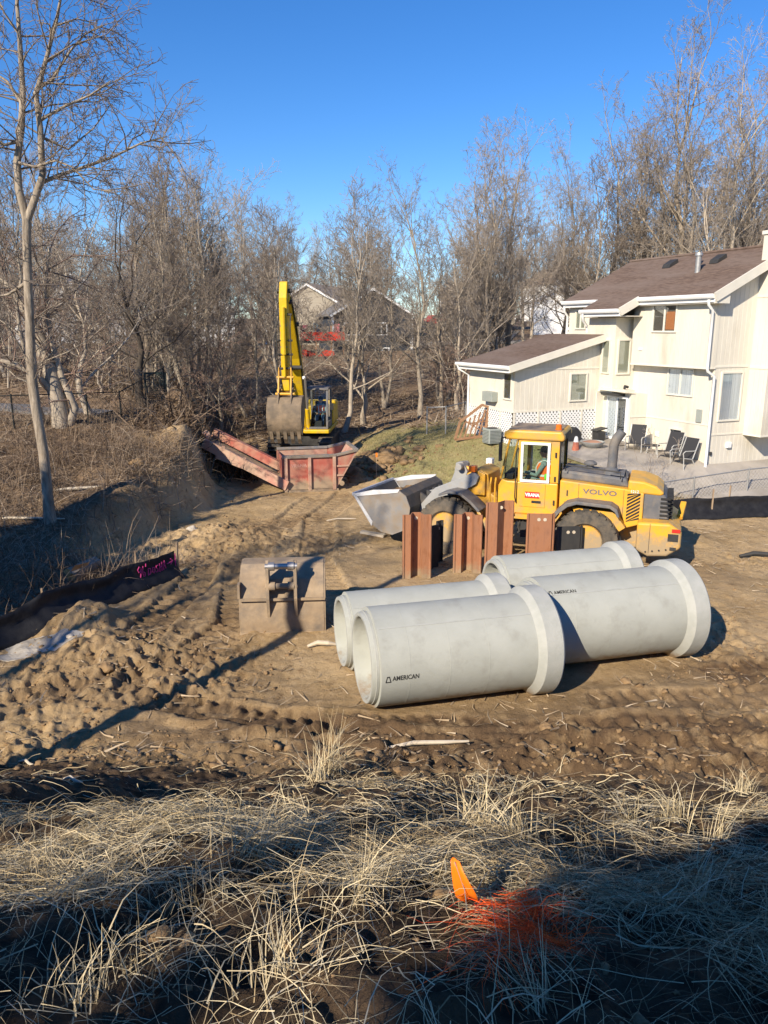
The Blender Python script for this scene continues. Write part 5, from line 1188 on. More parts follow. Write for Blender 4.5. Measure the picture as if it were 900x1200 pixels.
# the near tree on the left: pale trunk that bends, forks and leaves the picture at the top
def hero():
    rr=random.Random(5); S=dict(STY['spread']); S.update(lev=4,nb=[4,4,5,4],rmin=.0065,up=.05,wig=.18,lr=.62)
    Y=19.4
    base=gy(62,645,Y); base.z=hz(base.x,Y)-.2
    t=thing('bare_tree','near pale leaning tree at the left edge, forked high above the brush bank','tree',tuple(base))
    tr=MB();tw=MB()
    def P(px,py,dy=0): return gy(px,py,Y+dy)-base
    st=[Vector((0,0,0)),P(57,590),P(51,530),P(42,478),P(37,440),P(35,380),P(32,310),P(31,255)]
    tr.tube(st,[.18,.135,.125,.118,.125,.11,.10,.098],12,cap=False)
    l1=[P(31,257),P(22,222),P(20,190),P(25,150),P(27,110),P(24,60),P(20,5),P(18,-60)]; l2=[P(32,257,.0),P(40,235),P(50,205),P(47,150),P(42,110),P(54,70),P(66,25),P(78,-40)]
    tr.tube(l1,[.095,.088,.083,.078,.066,.055,.04,.02],9,cap=False); tr.tube(l2,[.092,.085,.078,.07,.06,.048,.036,.02],9,cap=False)
    # main boughs one can follow
    for pl,r in (([P(46,215,.1),P(70,205,.3),P(95,197,.4),P(130,185,.5),P(165,168,.6),P(195,160,.6)],.055),([P(48,140),P(75,125,-.2),P(105,112,-.3),P(130,95,-.4)],.04),([P(25,120),P(8,95,.3),P(-15,80,.5)],.05),([P(47,160),P(80,175,.4),P(110,150,.5),P(128,125,.6)],.035),([P(24,165),P(5,170,-.3),P(-25,150,-.5)],.05),([P(42,105),P(60,95,.3),P(82,60,.4),P(100,40,.5),P(125,28,.6)],.04),([P(20,190),P(40,196,-.4),P(65,188,-.6),P(85,196,-.6),P(110,222,-.6),P(138,224,-.6)],.038),([P(33,330),P(10,345,.3),P(-15,350,.4)],.05),([P(22,40),P(5,15,.2),P(-10,-20,.2)],.03),([P(66,30),P(90,22,.2),P(115,28,.3)],.025)):
        tr.tube(pl,[r*(1-.7*i/(len(pl)-1)) for i in range(len(pl))],6,cap=False)
        for i in range(1,len(pl)):
            for _ in range(3): 
                a=pl[i-1].lerp(pl[i],rr.random()); branch(tr,tw,a,rdir((pl[i]-pl[i-1]),R(rr.uniform(25,75)),rr),rr.uniform(.7,1.7),r*.35,2,rr,S)
    for ls in (l1,l2):
        for i in range(2,len(ls)):
            for _ in range(3):
                a=ls[i-1].lerp(ls[i],rr.random()); branch(tr,tw,a,rdir((0,0,1),R(rr.uniform(30,85)),rr),rr.uniform(1.0,2.4),.022,2,rr,S)
    for i in range(16):
        a=st[3].lerp(st[7],rr.random()); branch(tr,tw,a,rdir((0,0,1),R(rr.uniform(50,110)),rr),rr.uniform(.6,1.6),.014,2,rr,S)
    tr.build('trunk',M['bark_pale'],t,smooth=180); tw.build('crown',M['twig_dark'],t,smooth=180)
    # dark trunk behind, leaning away to the left
    Y2=21.5; b2=gy(74,512,Y2+5.5); b2.z=hz(b2.x,b2.y)-.2
    t2=thing('bare_tree','dark thick leaning tree right behind the pale one on the left','tree',tuple(b2))
    tr=MB();tw=MB()
    def Q(px,py,dy=0): return gy(px,py,Y2+5.5+dy)-b2
    s2=[Vector((0,0,0)),Q(70,480),Q(62,445),Q(50,405),Q(36,372),Q(15,340),Q(-10,315)]
    tr.tube(s2,[.36,.30,.27,.24,.18,.13,.09],10,cap=False)
    s3=[Q(66,462),Q(48,446,-.3),Q(22,428,-.5),Q(-8,420,-.6)]; tr.tube(s3,[.15,.13,.10,.06],8,cap=False)
    s4=[Q(78,508),Q(88,478),Q(72,440),Q(60,400),Q(52,340),Q(58,290)]; tr.tube(s4,[.16,.14,.12,.10,.07,.04],8,cap=False)
    for s_ in (s2,s3,s4):
        for i in range(2,len(s_)):
            for _ in range(5): branch(tr,tw,s_[i-1].lerp(s_[i],rr.random()),rdir((0,0,1),R(rr.uniform(20,90)),rr),rr.uniform(1.2,3.2),.03,2,rr,S)
    tr.build('trunk',M['bark'],t2,smooth=180); tw.build('crown',M['twig_red'],t2,smooth=180)
hero()
# bare shrub by the patio, drooping dead plants
def shrub(name,x,y,h,n,label,m,spread=.5,seed=3,r=.012):
    rr=random.Random(seed); t=thing(name,label,'shrub',(x,y,hz(x,y))); mb=MB();tw=MB(); S=dict(STY['scrub']); S.update(rmin=.005,lev=3,nb=[3,3,2])
    for i in range(n):
        branch(mb,tw,Vector((rr.gauss(0,.07),rr.gauss(0,.07),0)),rdir((0,0,1),R(rr.uniform(3,40)*spread*2),rr),h*rr.uniform(.6,1),r,1,rr,S)
    mb.build('stems',m,t) if mb.v else None
    tw.build('twigs',m,t); return t
p=gz(763,562,.95); shrub('bare_shrub',p.x,p.y,1.75,9,'bare upright shrub by the patio fence, behind the loader exhaust',M['twig'],.45,4,.014)
# ------------------------------------------------------------------ ground vegetation (nobody could count it)
def mass_mat(name,cols,rough=.9,trans=0):
    """material with a different tone per blade (tone stored per vertex)"""
    m=bpy.data.materials.new(name); m.use_nodes=True; N=m.node_tree.nodes; L=m.node_tree.links; b=N['Principled BSDF']; b.inputs['Roughness'].default_value=rough; b.inputs['Specular IOR Level'].default_value=.25
    a=N.new('ShaderNodeAttribute'); a.attribute_name='tone'; r=N.new('ShaderNodeValToRGB'); cr=r.color_ramp
    while len(cr.elements)<len(cols): cr.elements.new(.5)
    for i,c in enumerate(cols): cr.elements[i].position=i/(len(cols)-1); cr.elements[i].color=(*c,1)
    L.new(a.outputs['Fac'],r.inputs[0]); L.new(r.outputs[0],b.inputs['Base Color']); return m
def blades(name,P,az,tilt,ln,wd,bend,m,tone,rg,segs=3,parent=None,kind='stuff',droop=None):
    """ribbons: P (n,3) roots, az heading, tilt from vertical, ln length, wd width, bend = extra tilt per segment"""
    n=len(P); cur=P.copy(); V=[];th=tilt.copy(); a=az.copy()
    side=np.stack([-np.sin(az),np.cos(az),np.zeros(n)],-1)
    tw=rg.uniform(-1,1,n)
    rows=[]
    for i in range(segs+1):
        w=wd*(1-.8*i/segs)
        sv=side*np.cos(tw*.9)[:,None]; sv[:,2]+=np.sin(tw*.9)
        rows.append((cur-sv*w[:,None]/2,cur+sv*w[:,None]/2))
        d=np.stack([np.sin(th)*np.cos(a),np.sin(th)*np.sin(a),np.cos(th)],-1)
        cur=cur+d*(ln/segs)[:,None]; th=th+bend; a=a+rg.normal(0,.18,n)
        if droop is not None:
            g=hgt(cur[:,0],cur[:,1])+droop; cur[:,2]=np.maximum(cur[:,2],g)
    V=np.empty((n,(segs+1)*2,3))
    for i,(l,r) in enumerate(rows): V[:,2*i]=l;V[:,2*i+1]=r
    b=np.arange(n)[:,None]*((segs+1)*2); F_=[]
    for i in range(segs): F_.append(np.stack([b[:,0]+2*i,b[:,0]+2*i+1,b[:,0]+2*i+3,b[:,0]+2*i+2],-1))
    Fq=np.concatenate(F_,0); T_=np.repeat(tone,(segs+1)*2); A=np.stack([T_,T_,T_,np.ones_like(T_)],-1)
    o=npmesh(name,V.reshape(-1,3),Fq,m,parent,attr={'tone':A}); return tag(o,kind=kind)
rg=np.random.default_rng(3)
M['straw']=mass_mat('dry_straw',[(.10,.07,.04),(.27,.20,.11),(.46,.365,.215),(.64,.535,.335),(.44,.39,.29)])
M['leafmass']=mass_mat('dead_brush_mass',[(.08,.055,.04),(.18,.125,.08),(.30,.23,.16),(.40,.33,.25)])
M['paint_straw']=mass_mat('orange_painted_straw',[(.55,.045,.012),(.9,.105,.015),(.95,.17,.03)])
def scatter(n,fx,dens):
    out=[]
    while len(out)<1 or sum(len(o) for o in out)<n:
        x,y=fx(n*2); k=rg.random(len(x))<dens(x,y); out.append(np.stack([x[k],y[k]],-1))
    return np.concatenate(out)[:n]
def bankxy(k):
    y=rg.uniform(1.0,10.2,k)**1.0; x=rg.uniform(-1,1,k)*(.62*y+2.6); return x,y
def clump(x,y,s=1.0,seed=200): return fbm(x*1.1*s,y*1.1*s,3,seed)
BARE=[(-2.9,6.0,1.0,.9),(-1.9,3.6,.7,.5),(2.3,4.6,.85,1.5),(3.2,3.6,1.0,.9),(-.6,2.6,.5,.35),(3.8,2.6,1.3,.8),(.22,2.05,.16,.38),(-2.2,5.2,.6,.45),(.7,6.5,.6,.35),(2.7,6.3,.7,.35),(-.9,4.2,.4,.3),(1.5,5.4,.4,.3),(-4.3,7.4,1.2,.5)]
def bank_density(x,y):
    e=y+.055*x+.5*fbm(x*.6,y*.1+9,3,210)
    d=1-sst(5.6,8.6,e+1.4*sst(0,2,-x)); d=d*(.03+.97*sst(.06,.36,clump(x,y)+.25*clump(x,y,2.3,207)))
    d=d*(1-.6*sst(-.8,-1.8,x)*sst(3.6,4.6,y))
    for cx,cy,rx,ry in BARE: d=d*(1-.93*np.exp(-(((x-cx)/rx)**2+((y-cy)/ry)**2)**2))
    return np.clip(d,0,1)
def on_bank(px,py):
    """the ground point on a pixel of the photograph"""
    r=ray(px,py); o=Vector((0,0,CAMH)); t=1.
    f=lambda t:(o+r*t).z-hz((o+r*t).x,(o+r*t).y)
    while t<60 and f(t)>0: t+=.12
    a,b=t-.12,t
    for _ in range(12):
        m=(a+b)/2
        if f(m)>0: a=m
        else: b=m
    return o+r*b
PAINT=[tuple(on_bank(px,py))[:2] for px,py in ((556,1083),(590,1075),(612,1072),(628,1082),(636,1096),(625,1108),(600,1100),(585,1094))]
PAINT2=[tuple(on_bank(px,py))[:2] for px,py in ((670,1122),(640,1112),(610,1118),(585,1132),(560,1146))]
tn=lambda x,y: .50+.35*clump(x,y,.9,240)
def mat_layer(name,n,fx,dens,ln,wd,lift,tonef,segs=4,curl=.5,mat='straw',stand=.0):
    """blades lying on the slope: the path is laid out in plan and follows the ground, arching a little above it"""
    P2=scatter(n,fx,dens); x,y=P2[:,0].copy(),P2[:,1].copy()
    az=clump(x,y,.7,230)*7+rg.normal(0,1.7,n)+rg.integers(0,2,n)*math.pi
    L_=rg.uniform(*ln,n); W_=rg.uniform(*wd,n)*np.clip(np.hypot(y,3)/6,.5,2.2); k=rg.normal(0,curl,n)
    mk=np.exp(-(((x-MC[0])/.38)**2+((y-MC[1])/.34)**2)); mound=(np.clip(clump(x,y,.9,233),0,1)*.22+.02)*(1-.95*mk)
    l0=rg.random(n)**1.6*(lift+mound); arch=rg.random(n)*lift*.7; st=np.where(rg.random(n)<stand*(1-mk),rg.uniform(.15,.7,n),rg.normal(.0,.10,n)*(1-mk)); l0=l0*(1-.7*mk); arch=arch*(1-.5*mk)
    pm_=np.maximum(paint_mask(x,y,PAINT),paint_mask(x,y,PAINT2)); pk=rg.random(n)<pm_*.95
    rows=[];tw=rg.uniform(-1.2,1.2,n)
    for i in range(segs+1):
        s=i/segs; z=hgt(x,y)+.008+l0*(1-.5*s)+arch*math.sin(math.pi*s)+np.maximum(st,-.12)*L_*s
        z=np.maximum(z,hgt(x,y)+.006); w=W_*(1-.75*s)
        rows.append((x.copy(),y.copy(),z,az.copy(),w))
        x=x+np.cos(az)*L_/segs; y=y+np.sin(az)*L_/segs; az=az+k/segs+rg.normal(0,.12,n)
    V=np.empty((n,(segs+1)*2,3))
    for i,(a_,b_,z,h_,w) in enumerate(rows):
        sx,sy=-np.sin(h_)*np.cos(tw)*w/2,np.cos(h_)*np.cos(tw)*w/2; sz=np.sin(tw)*w/2
        V[:,2*i]=np.stack([a_-sx,b_-sy,z-sz],-1); V[:,2*i+1]=np.stack([a_+sx,b_+sy,z+sz],-1)
    tone=np.clip(tonef(P2[:,0],P2[:,1])+rg.normal(0,.22,n),0,1)
    def put(nm,sel,m_):
        m=sel.sum(); b=np.arange(m)*((segs+1)*2); Fq=np.concatenate([np.stack([b+2*i,b+2*i+1,b+2*i+3,b+2*i+2],-1) for i in range(segs)]); T_=np.repeat(tone[sel],(segs+1)*2); A=np.stack([T_,T_,T_,np.ones_like(T_)],-1)
        return V[sel].reshape(-1,3),Fq,A
    V[pk,:,2]+=.03
    painted.append(put(None,pk,None))
    v,f,A=put(name,~pk,M[mat]); return tag(npmesh(name,v,f,M[mat],attr={'tone':A}),kind='stuff')
def paint_mask(x,y,pl):
    m=np.zeros_like(x)
    for (a,b),(c,d) in zip(pl[:-1],pl[1:]):
        L2=(c-a)**2+(d-b)**2; t=np.clip(((x-a)*(c-a)+(y-b)*(d-b))/L2,0,1); dd=np.hypot(x-a-t*(c-a),y-b-t*(d-b)); m=np.maximum(m,np.exp(-(dd/.03)**2))
    return m
painted=[]
MC=(sum(p[0] for p in PAINT+PAINT2)/len(PAINT+PAINT2),sum(p[1] for p in PAINT+PAINT2)/len(PAINT+PAINT2))
mat_layer('dry_grass',19000,bankxy,bank_density,(.07,.34),(.0035,.0075),.07,tn,4,.7,stand=.16)
mat_layer('flattened_straw',9000,bankxy,lambda x,y: np.clip(.06+bank_density(x,y),0,1)*(1-sst(8.4,9.8,y+.055*x)),(.1,.5),(.004,.009),.035,lambda x,y:.62+.3*clump(x,y,.9,241),4,.3)
near=lambda k:(lambda y:(rg.uniform(-1,1,k)*(.6*y+1.2),y))(rg.uniform(1.2,4.4,k))
mat_layer('dark_matted_grass',15000,near,lambda x,y: .08+.92*bank_density(x,y),(.08,.36),(.0025,.005),.09,lambda x,y:.45+.3*clump(x,y,.9,241),5,.8,stand=.12)
# extra blades right under the sprayed mark, so the paint has something to sit on
def markxy(k):
    allp=list(zip(PAINT[:-1],PAINT[1:]))+list(zip(PAINT2[:-1],PAINT2[1:])); i=rg.integers(0,len(allp),k); t=rg.random(k); A=np.array(allp)
    return A[i,0,0]+(A[i,1,0]-A[i,0,0])*t+rg.normal(0,.03,k),A[i,0,1]+(A[i,1,1]-A[i,0,1])*t+rg.normal(0,.03,k)
mat_layer('matted_straw',1100,markxy,lambda x,y:np.ones_like(x),(.05,.18),(.002,.0045),.05,lambda x,y:.5+0*x,3,.5)
off=0;VV=[];FF=[];AA=[]
for v,f,A in painted:
    if len(v)==0: continue
    VV.append(v);FF.append((f+off) if f.shape[1]==4 else f);AA.append(A);off+=len(v)
o=npmesh('spray_painted_grass',np.concatenate(VV),np.concatenate(FF),M['paint_straw'],attr={'tone':np.concatenate(AA)}); tag(o,'bright orange paint sprayed over the dry grass beside the marker flag',None,None,'stuff')
# upright tufts, each leaning its own way
TUFT=[(385,905,.85,110),(372,915,.6,60),(560,975,.42,120),(610,985,.42,70),(790,965,.42,130),(735,965,.4,70),(345,985,.4,80),(300,1010,.36,90),(690,1010,.3,50),(480,1000,.35,70),(870,930,.42,70),(230,1060,.32,60),(150,1140,.3,50),(90,1180,.26,50),(330,1140,.28,60),(420,1050,.34,90),(640,1180,.25,40),(820,1060,.3,50),(870,1010,.34,60),(60,1020,.3,50),(840,985,.5,40)]
Pt=[];azt=[];tl=[];ln=[];wd=[];tn_=[]
for px,py,h,n in TUFT:
    q=on_bank(px,py); la=rg.uniform(0,6.28)
    for i in range(n):
        a=rg.uniform(0,6.28);r=abs(rg.normal(0,.09)); x=q.x+r*math.cos(a); y=q.y+r*math.sin(a)*.8
        Pt.append((x,y,hz(x,y)-.01)); azt.append(la+rg.normal(0,1.0)); tl.append(abs(rg.normal(.25,.4))); ln.append(h*rg.uniform(.3,1.)); wd.append(rg.uniform(.004,.007)*(1.5 if py<990 else .8)); tn_.append(np.clip(rg.normal(.68,.18),0,1))
blades('upright_grass_tufts',np.array(Pt),np.array(azt),np.array(tl),np.array(ln),np.array(wd),rg.normal(.22,.2,len(Pt)),M['straw'],np.array(tn_),rg,4)
# lawn, thin and short
def lawnxy(k): return rg.uniform(-1.2,9.3,k),rg.uniform(25.5,36,k)
def lawnd(x,y):
    ys=np.interp(x,[-1.2,0,4,7,9.3],[30.8,27.6,25.6,24.8,24.5]); q=sst(.0,.4,y-ys+.3*fbm(x,y,3,80)); 
    dx,dy=x-H0.x,y-H0.y; u=dx*math.cos(HA)+dy*math.sin(HA); v=-dx*math.sin(HA)+dy*math.cos(HA)
    return q*((u<-4.9)|(v<4.7))
P2=scatter(16000,lawnxy,lawnd); z=hgt(P2[:,0],P2[:,1]); n=len(z)
M['lawnmass']=mass_mat('winter_lawn_mass',[(.16,.155,.055),(.29,.245,.11),(.40,.325,.18)])
blades('lawn_grass',np.stack([P2[:,0],P2[:,1],z],-1),rg.uniform(0,6.28,n),rg.normal(.6,.4,n),rg.uniform(.04,.11,n),rg.uniform(.012,.022,n),rg.normal(.2,.1,n),M['lawnmass'],np.clip(.5+.4*clump(P2[:,0],P2[:,1],.6,260)+rg.normal(0,.15,n),0,1),rg,2)
# dead grass strip above the right silt fence
def stripxy(k): return rg.uniform(7.5,15,k),rg.uniform(23.0,25.6,k)
P2=scatter(5000,stripxy,lambda x,y: np.ones_like(x)*(y>23.5)*(1-sst(24.2,25.4,y))); z=hgt(P2[:,0],P2[:,1]); n=len(z)
blades('dead_verge_grass',np.stack([P2[:,0],P2[:,1],z],-1),rg.uniform(0,6.28,n),rg.normal(1.,.4,n),rg.uniform(.06,.2,n),rg.uniform(.012,.02,n),rg.normal(.2,.15,n),M['straw'],np.clip(rg.normal(.5,.2,n),0,1),rg,2)
# dead brush: a tangle of thin canes on the left bank, and ground litter in the wood
def canes(name,n,fx,dens,ln,wd,tilt,toneb=.5,segs=4,mat='leafmass',bend=(.18,.2)):
    P2=scatter(n,fx,dens); x,y=P2[:,0],P2[:,1]; z=hgt(x,y)-.02
    return blades(name,np.stack([x,y,z],-1),rg.uniform(0,6.28,n),np.abs(rg.normal(*tilt,n)),rg.uniform(*ln,n),rg.uniform(*wd,n),rg.normal(*bend,n),M[mat],np.clip(toneb+.3*clump(x,y,.5,280)+rg.normal(0,.22,n),0,1),rg,segs,droop=.03)
def bankd(x,y): return np.maximum(bound(y)-x,np.where(y<18.4,(-5.15-(17.1-y)*.72)-x,-9))
def lbank(k):
    y=rg.uniform(12.6,33,k); return bound(y)-rg.uniform(-3.4,11,k),y
def lbd(x,y):
    d=bankd(x,y); return sst(.1,.9,d)*(.25+.75*sst(-.25,.2,clump(x,y,.35,281)))*(1-.8*np.exp(-(((y-31.5)/1.2)**2)))*(1-.75*sst(25,28,y))*(1+1.5*(1-sst(17,20,y)))*(1-np.exp(-(((x+6.7)/1.4)**2+((y-26.2)/1.3)**2)))
canes('dead_brush',15000,lbank,lbd,(.4,1.5),(.009,.02),(.95,.5),.38)
canes('brush_litter',20000,lbank,lambda x,y:sst(-.1,.6,bankd(x,y))*(1-.9*np.exp(-(((y-31.5)/1.0)**2))),(.15,.6),(.012,.03),(1.45,.2),.55,2,bend=(0,.1))
def woods(k): y=rg.uniform(35.5,78,k); return rg.uniform(-.66,.16,k)*y,y
def wd_(x,y):
    q=(1-sst(0,1.2,x-np.interp(y,[35,40,60,80],[2.5,3.5,9,13])))
    q=q*(1-np.exp(-(((x+3.4)/3.2)**2+((y-35.8)/2.6)**2)**2))
    return q*(.2+.8*sst(-.3,.15,clump(x,y,.16,290)))
canes('forest_litter',30000,woods,wd_,(.25,.9),(.03,.07),(1.45,.2),.55,2,bend=(0,.1))
canes('undergrowth',4200,woods,wd_,(.5,1.9),(.014,.03),(.4,.3),.5,3)
def fb(k): 
    a=rg.normal(0,1,k); return gz(785,568,.95).x+.95*rg.normal(0,.55,k),gz(785,568,.95).y+.3+.42*rg.normal(0,.55,k)
canes('dead_flower_bed',2200,fb,lambda x,y:np.ones_like(x),(.25,.6),(.010,.022),(.6,.4),.62,3,bend=(.35,.2))
# pile of roots and branches at the bank edge
def rootxy(k): return rg.uniform(-9.5,-5.2,k),rg.uniform(25.5,31.5,k)
canes('root_tangle',420,rootxy,lambda x,y:np.exp(-(((x+7.6)/1.3)**2+((y-28.2)/1.3)**2)),(.6,2.0),(.03,.07),(1.1,.35),.35,4,bend=(.1,.25))
def rub(k): return rg.uniform(-6.8,-4.8,k),rg.uniform(27.3,30,k)
canes('root_mass',420,rub,lambda x,y:np.exp(-(((x+5.6)/.8)**2+((y-29.0)/.7)**2)),(.5,1.5),(.04,.09),(.7,.35),.12,4,bend=(.1,.25))
# straw and splinters lying on the open dirt
def sitexy(k): y=rg.uniform(9,24,k); return rg.uniform(-.5,.5,k)*(y*1.05+3),y
P2=scatter(1700,sitexy,lambda x,y: sst(0,.3,x-bound(y))*(.10+.9*sst(.05,.4,clump(x,y,.5,300))+.7*np.exp(-(((x-8.3)/1.5)**2+((y-18.7)/1.4)**2))+.6*np.exp(-(((x+1.2)/.8)**2+((y-12.7)/1.)**2))+.5*np.exp(-((y+.05*x-9.4)/.5)**2))); z=hgt(P2[:,0],P2[:,1])+.012; n=len(z)
M['splint']=mass_mat('splinters',[(.20,.14,.085),(.36,.27,.17),(.52,.42,.29)])
blades('splinters_and_straw',np.stack([P2[:,0],P2[:,1],z],-1),rg.uniform(0,6.28,n),rg.normal(1.5,.08,n),rg.uniform(.06,.38,n)**1.0,rg.uniform(.012,.035,n),rg.normal(0,.05,n),M['splint'],np.clip(rg.normal(.6,.25,n),0,1),rg,2,droop=.015)
# earth clods
def clods(n,fx,dens,sz,name,m):
    P2=scatter(n,fx,dens); x,y=P2[:,0],P2[:,1]; z=hgt(x,y)
    import bmesh
    bm=bmesh.new(); bmesh.ops.create_icosphere(bm,subdivisions=2,radius=1); bv=np.array([v.co[:] for v in bm.verts]); bf=np.array([[v.index for v in f.verts] for f in bm.faces]); bm.free()
    k=len(bv); s=np.exp(rg.normal(math.log(sz),.55,n)); s=np.minimum(s,sz*3.2)
    a=rg.uniform(0,6.28,n); V=np.repeat(bv[None],n,0)
    ph=rg.uniform(0,50,(n,1)); dsp=1+.6*vn(V[:,:,0]*1.6+ph,V[:,:,1]*1.6+V[:,:,2]*1.3+ph,5)+.35*vn(V[:,:,0]*3.7+ph,V[:,:,2]*3.7-V[:,:,1]*3+ph,6)
    V=V*dsp[:,:,None]*np.stack([rg.uniform(.8,1.4,n),rg.uniform(.7,1.2,n),rg.uniform(.45,.8,n)],-1)[:,None,:]*s[:,None,None]
    ca,sa=np.cos(a)[:,None],np.sin(a)[:,None]; X=V[:,:,0]*ca-V[:,:,1]*sa;Yy=V[:,:,0]*sa+V[:,:,1]*ca
    V=np.stack([X+x[:,None],Yy+y[:,None],V[:,:,2]+z[:,None]+s[:,None]*.1],-1).reshape(-1,3)
    Fq=(bf[None]+(np.arange(n)*k)[:,None,None]).reshape(-1,3)
    o=npmesh(name,V,Fq,m,smooth=False); tag(o,kind='stuff')
def clodd(x,y):
    r=np.clip(sst(.0,.35,fbm(x*.35+4,y*.35,2,40))*.35+1.0*np.exp(-(((x+4.6)/1.9)**2+((y-12.6)/1.5)**2))+1.0*np.exp(-((y+.05*x-9.05)/.45)**2)+.6*np.exp(-(((x+4.3)/1.2)**2+((y-19.5)/3)**2))+.5*np.exp(-(((x+.6)/1.5)**2+((y-29.8)/1.5)**2)),.02,1)
    return r*sst(0,.4,x-bound(y))
def sitexy2(k): y=rg.uniform(8.6,31,k); return rg.uniform(-.5,.5,k)*(y*1.05+3),y
clods(4200,sitexy2,clodd,.017,'earth_clods',M['clod'])
clods(1600,bankxy,lambda x,y:.15+.85*(1-np.clip(bank_density(x,y)*3,0,1)),.012,'bank_clods',M['clod'])
clods(380,lambda k:(rg.normal(-1.,1.2,k),rg.normal(30.3,.9,k)),lambda x,y:np.ones_like(x),.085,'lawn_edge_clods',M['clod'])
# ------------------------------------------------------------------ silt fences, chain link fences
def drape(name,label,pts,h,stakes,wr=.03,seed=1,fold=None):
    """black fabric strip along ground points, hung between stakes"""
    t=thing(name,label,'silt fence',(pts[0][0],pts[0][1],hz(*pts[0])))
    o0=Vector(t.location); rr=random.Random(seed)
    L_=0; P=[]
    for (a,b),(c,d) in zip(pts[:-1],pts[1:]):
        k=max(2,int(math.hypot(c-a,d-b)/.08))
        for i in range(k): P.append((a+(c-a)*i/k,b+(d-b)*i/k))
    P.append(pts[-1]); rows=7; V=[];Fc=[]; hs=h if callable(h) else (lambda f:h)
    for i,(x,y) in enumerate(P):
        f=i/(len(P)-1); q=P[min(i+1,len(P)-1)];r_=P[max(0,i-1)];dx,dy=q[0]-r_[0],q[1]-r_[1];l=math.hypot(dx,dy);nx,ny=dy/l,-dx/l
        zg=hz(x,y)
        for j in range(rows):
            s=j/(rows-1); bulge=wr*mnoise.noise(Vector((i*.11,s*3,seed)))+wr*.8*mnoise.noise(Vector((i*.35,s*5,seed+9)))
            foot=.30*(1-s)**3 if j<3 else .0
            top=hs(f)*(s)+.03*mnoise.noise(Vector((i*.06,0,seed+3)))*s
            V.append(Vector((x+nx*(foot+bulge),y+ny*(foot+bulge),zg+.012+top))-o0)
    n=len(P)
    for i in range(n-1):
        for j in range(rows-1):
            a=i*rows+j; Fc.append((a,a+rows,a+rows+1,a+1))
    mb=MB(); mb.add([tuple(v) for v in V],Fc); o=mb.build('fabric',M['fabric_black'],t,smooth=180); so=o.modifiers.new('thick','SOLIDIFY'); so.thickness=.006; so.offset=-1
    for (x,y,hh,ln_) in stakes:
        mb=MB(); zg=hz(x,y); b=Vector((x,y,zg-.2))-o0; mb.beam(b,b+Vector((ln_,.02,hh+.2)),.04,.04); mb.build('stake',M['wood_stake'],t)
    return t
# left fence with the magenta writing; runs from the picture edge up to the written panel
pl=[gz(-30,760,.05),gz(50,735,.05),gz(110,708,.08),gz(150,693,.05),gz(160,690,.05),gz(207,676,.0)]
pl=[(p.x,p.y) for p in pl]
sf=drape('silt_fence','black silt fence on the left with magenta handwriting on its end panel',pl,lambda f:.55 if f<.6 else .55+.1*(f-.6),[(pl[4][0],pl[4][1]+.07,.85,0),(pl[5][0]+.02,pl[5][1]+.04,.78,.02),(gz(50,705,.2).x,gz(50,705,.2).y,.45,0)],.05,4)
A_=Vector((pl[4][0],pl[4][1],0)); B_=Vector((pl[5][0],pl[5][1],0)); dA=(B_-A_).normalized(); nA=Vector((dA.y,-dA.x,0)); 
def writing():
    W_=(B_-A_).length; mb=MB()
    S=[[(.05,.62),(.02,.75),(.06,.85),(.10,.78),(.09,.66),(.05,.64)],[(.10,.78),(.09,.5),(.06,.30)],[(.15,.85),(.13,.6),(.15,.42),(.18,.42),(.19,.55),(.16,.6)],[(.22,.92),(.215,.8)],
       [(.27,.40),(.27,.68),(.32,.66),(.33,.5),(.30,.42),(.27,.44)],[(.37,.5),(.40,.44),(.43,.52),(.42,.66),(.38,.68),(.37,.52)],[(.51,.72),(.47,.72),(.465,.62),(.50,.58),(.50,.46),(.46,.46)],[(.55,.42),(.55,.78)],[(.55,.6),(.60,.62)],[(.60,.42),(.605,.80)],[(.64,.42),(.67,.80),(.70,.46)],[(.65,.58),(.69,.60)],[(.74,.64),(.88,.72)],[(.83,.84),(.885,.725),(.83,.60)],[(.95,.42),(.955,.98)]]
    for s in S:
        pts=[A_+dA*(a*W_)+nA*.055+Vector((0,0,hz(A_.x+dA.x*a*W_,A_.y+dA.y*a*W_)+.02+b*.56))-Vector(sf.location) for a,b in s]
        mb.tube(pts,.0125,6)
    mb.build('handwriting',M['pink'],sf)
writing()
q=[gz(738,611),gz(800,607),gz(850,606),gz(915,604),gz(1000,599)]; q=[(p.x,p.y) for p in q]
drape('silt_fence','black plastic silt fence below the patio at the right',q,.60,[(q[1][0]+.9,q[1][1]+.05,.9,0),(q[2][0]+.1,q[2][1]+.1,.95,.02)],.05,8)
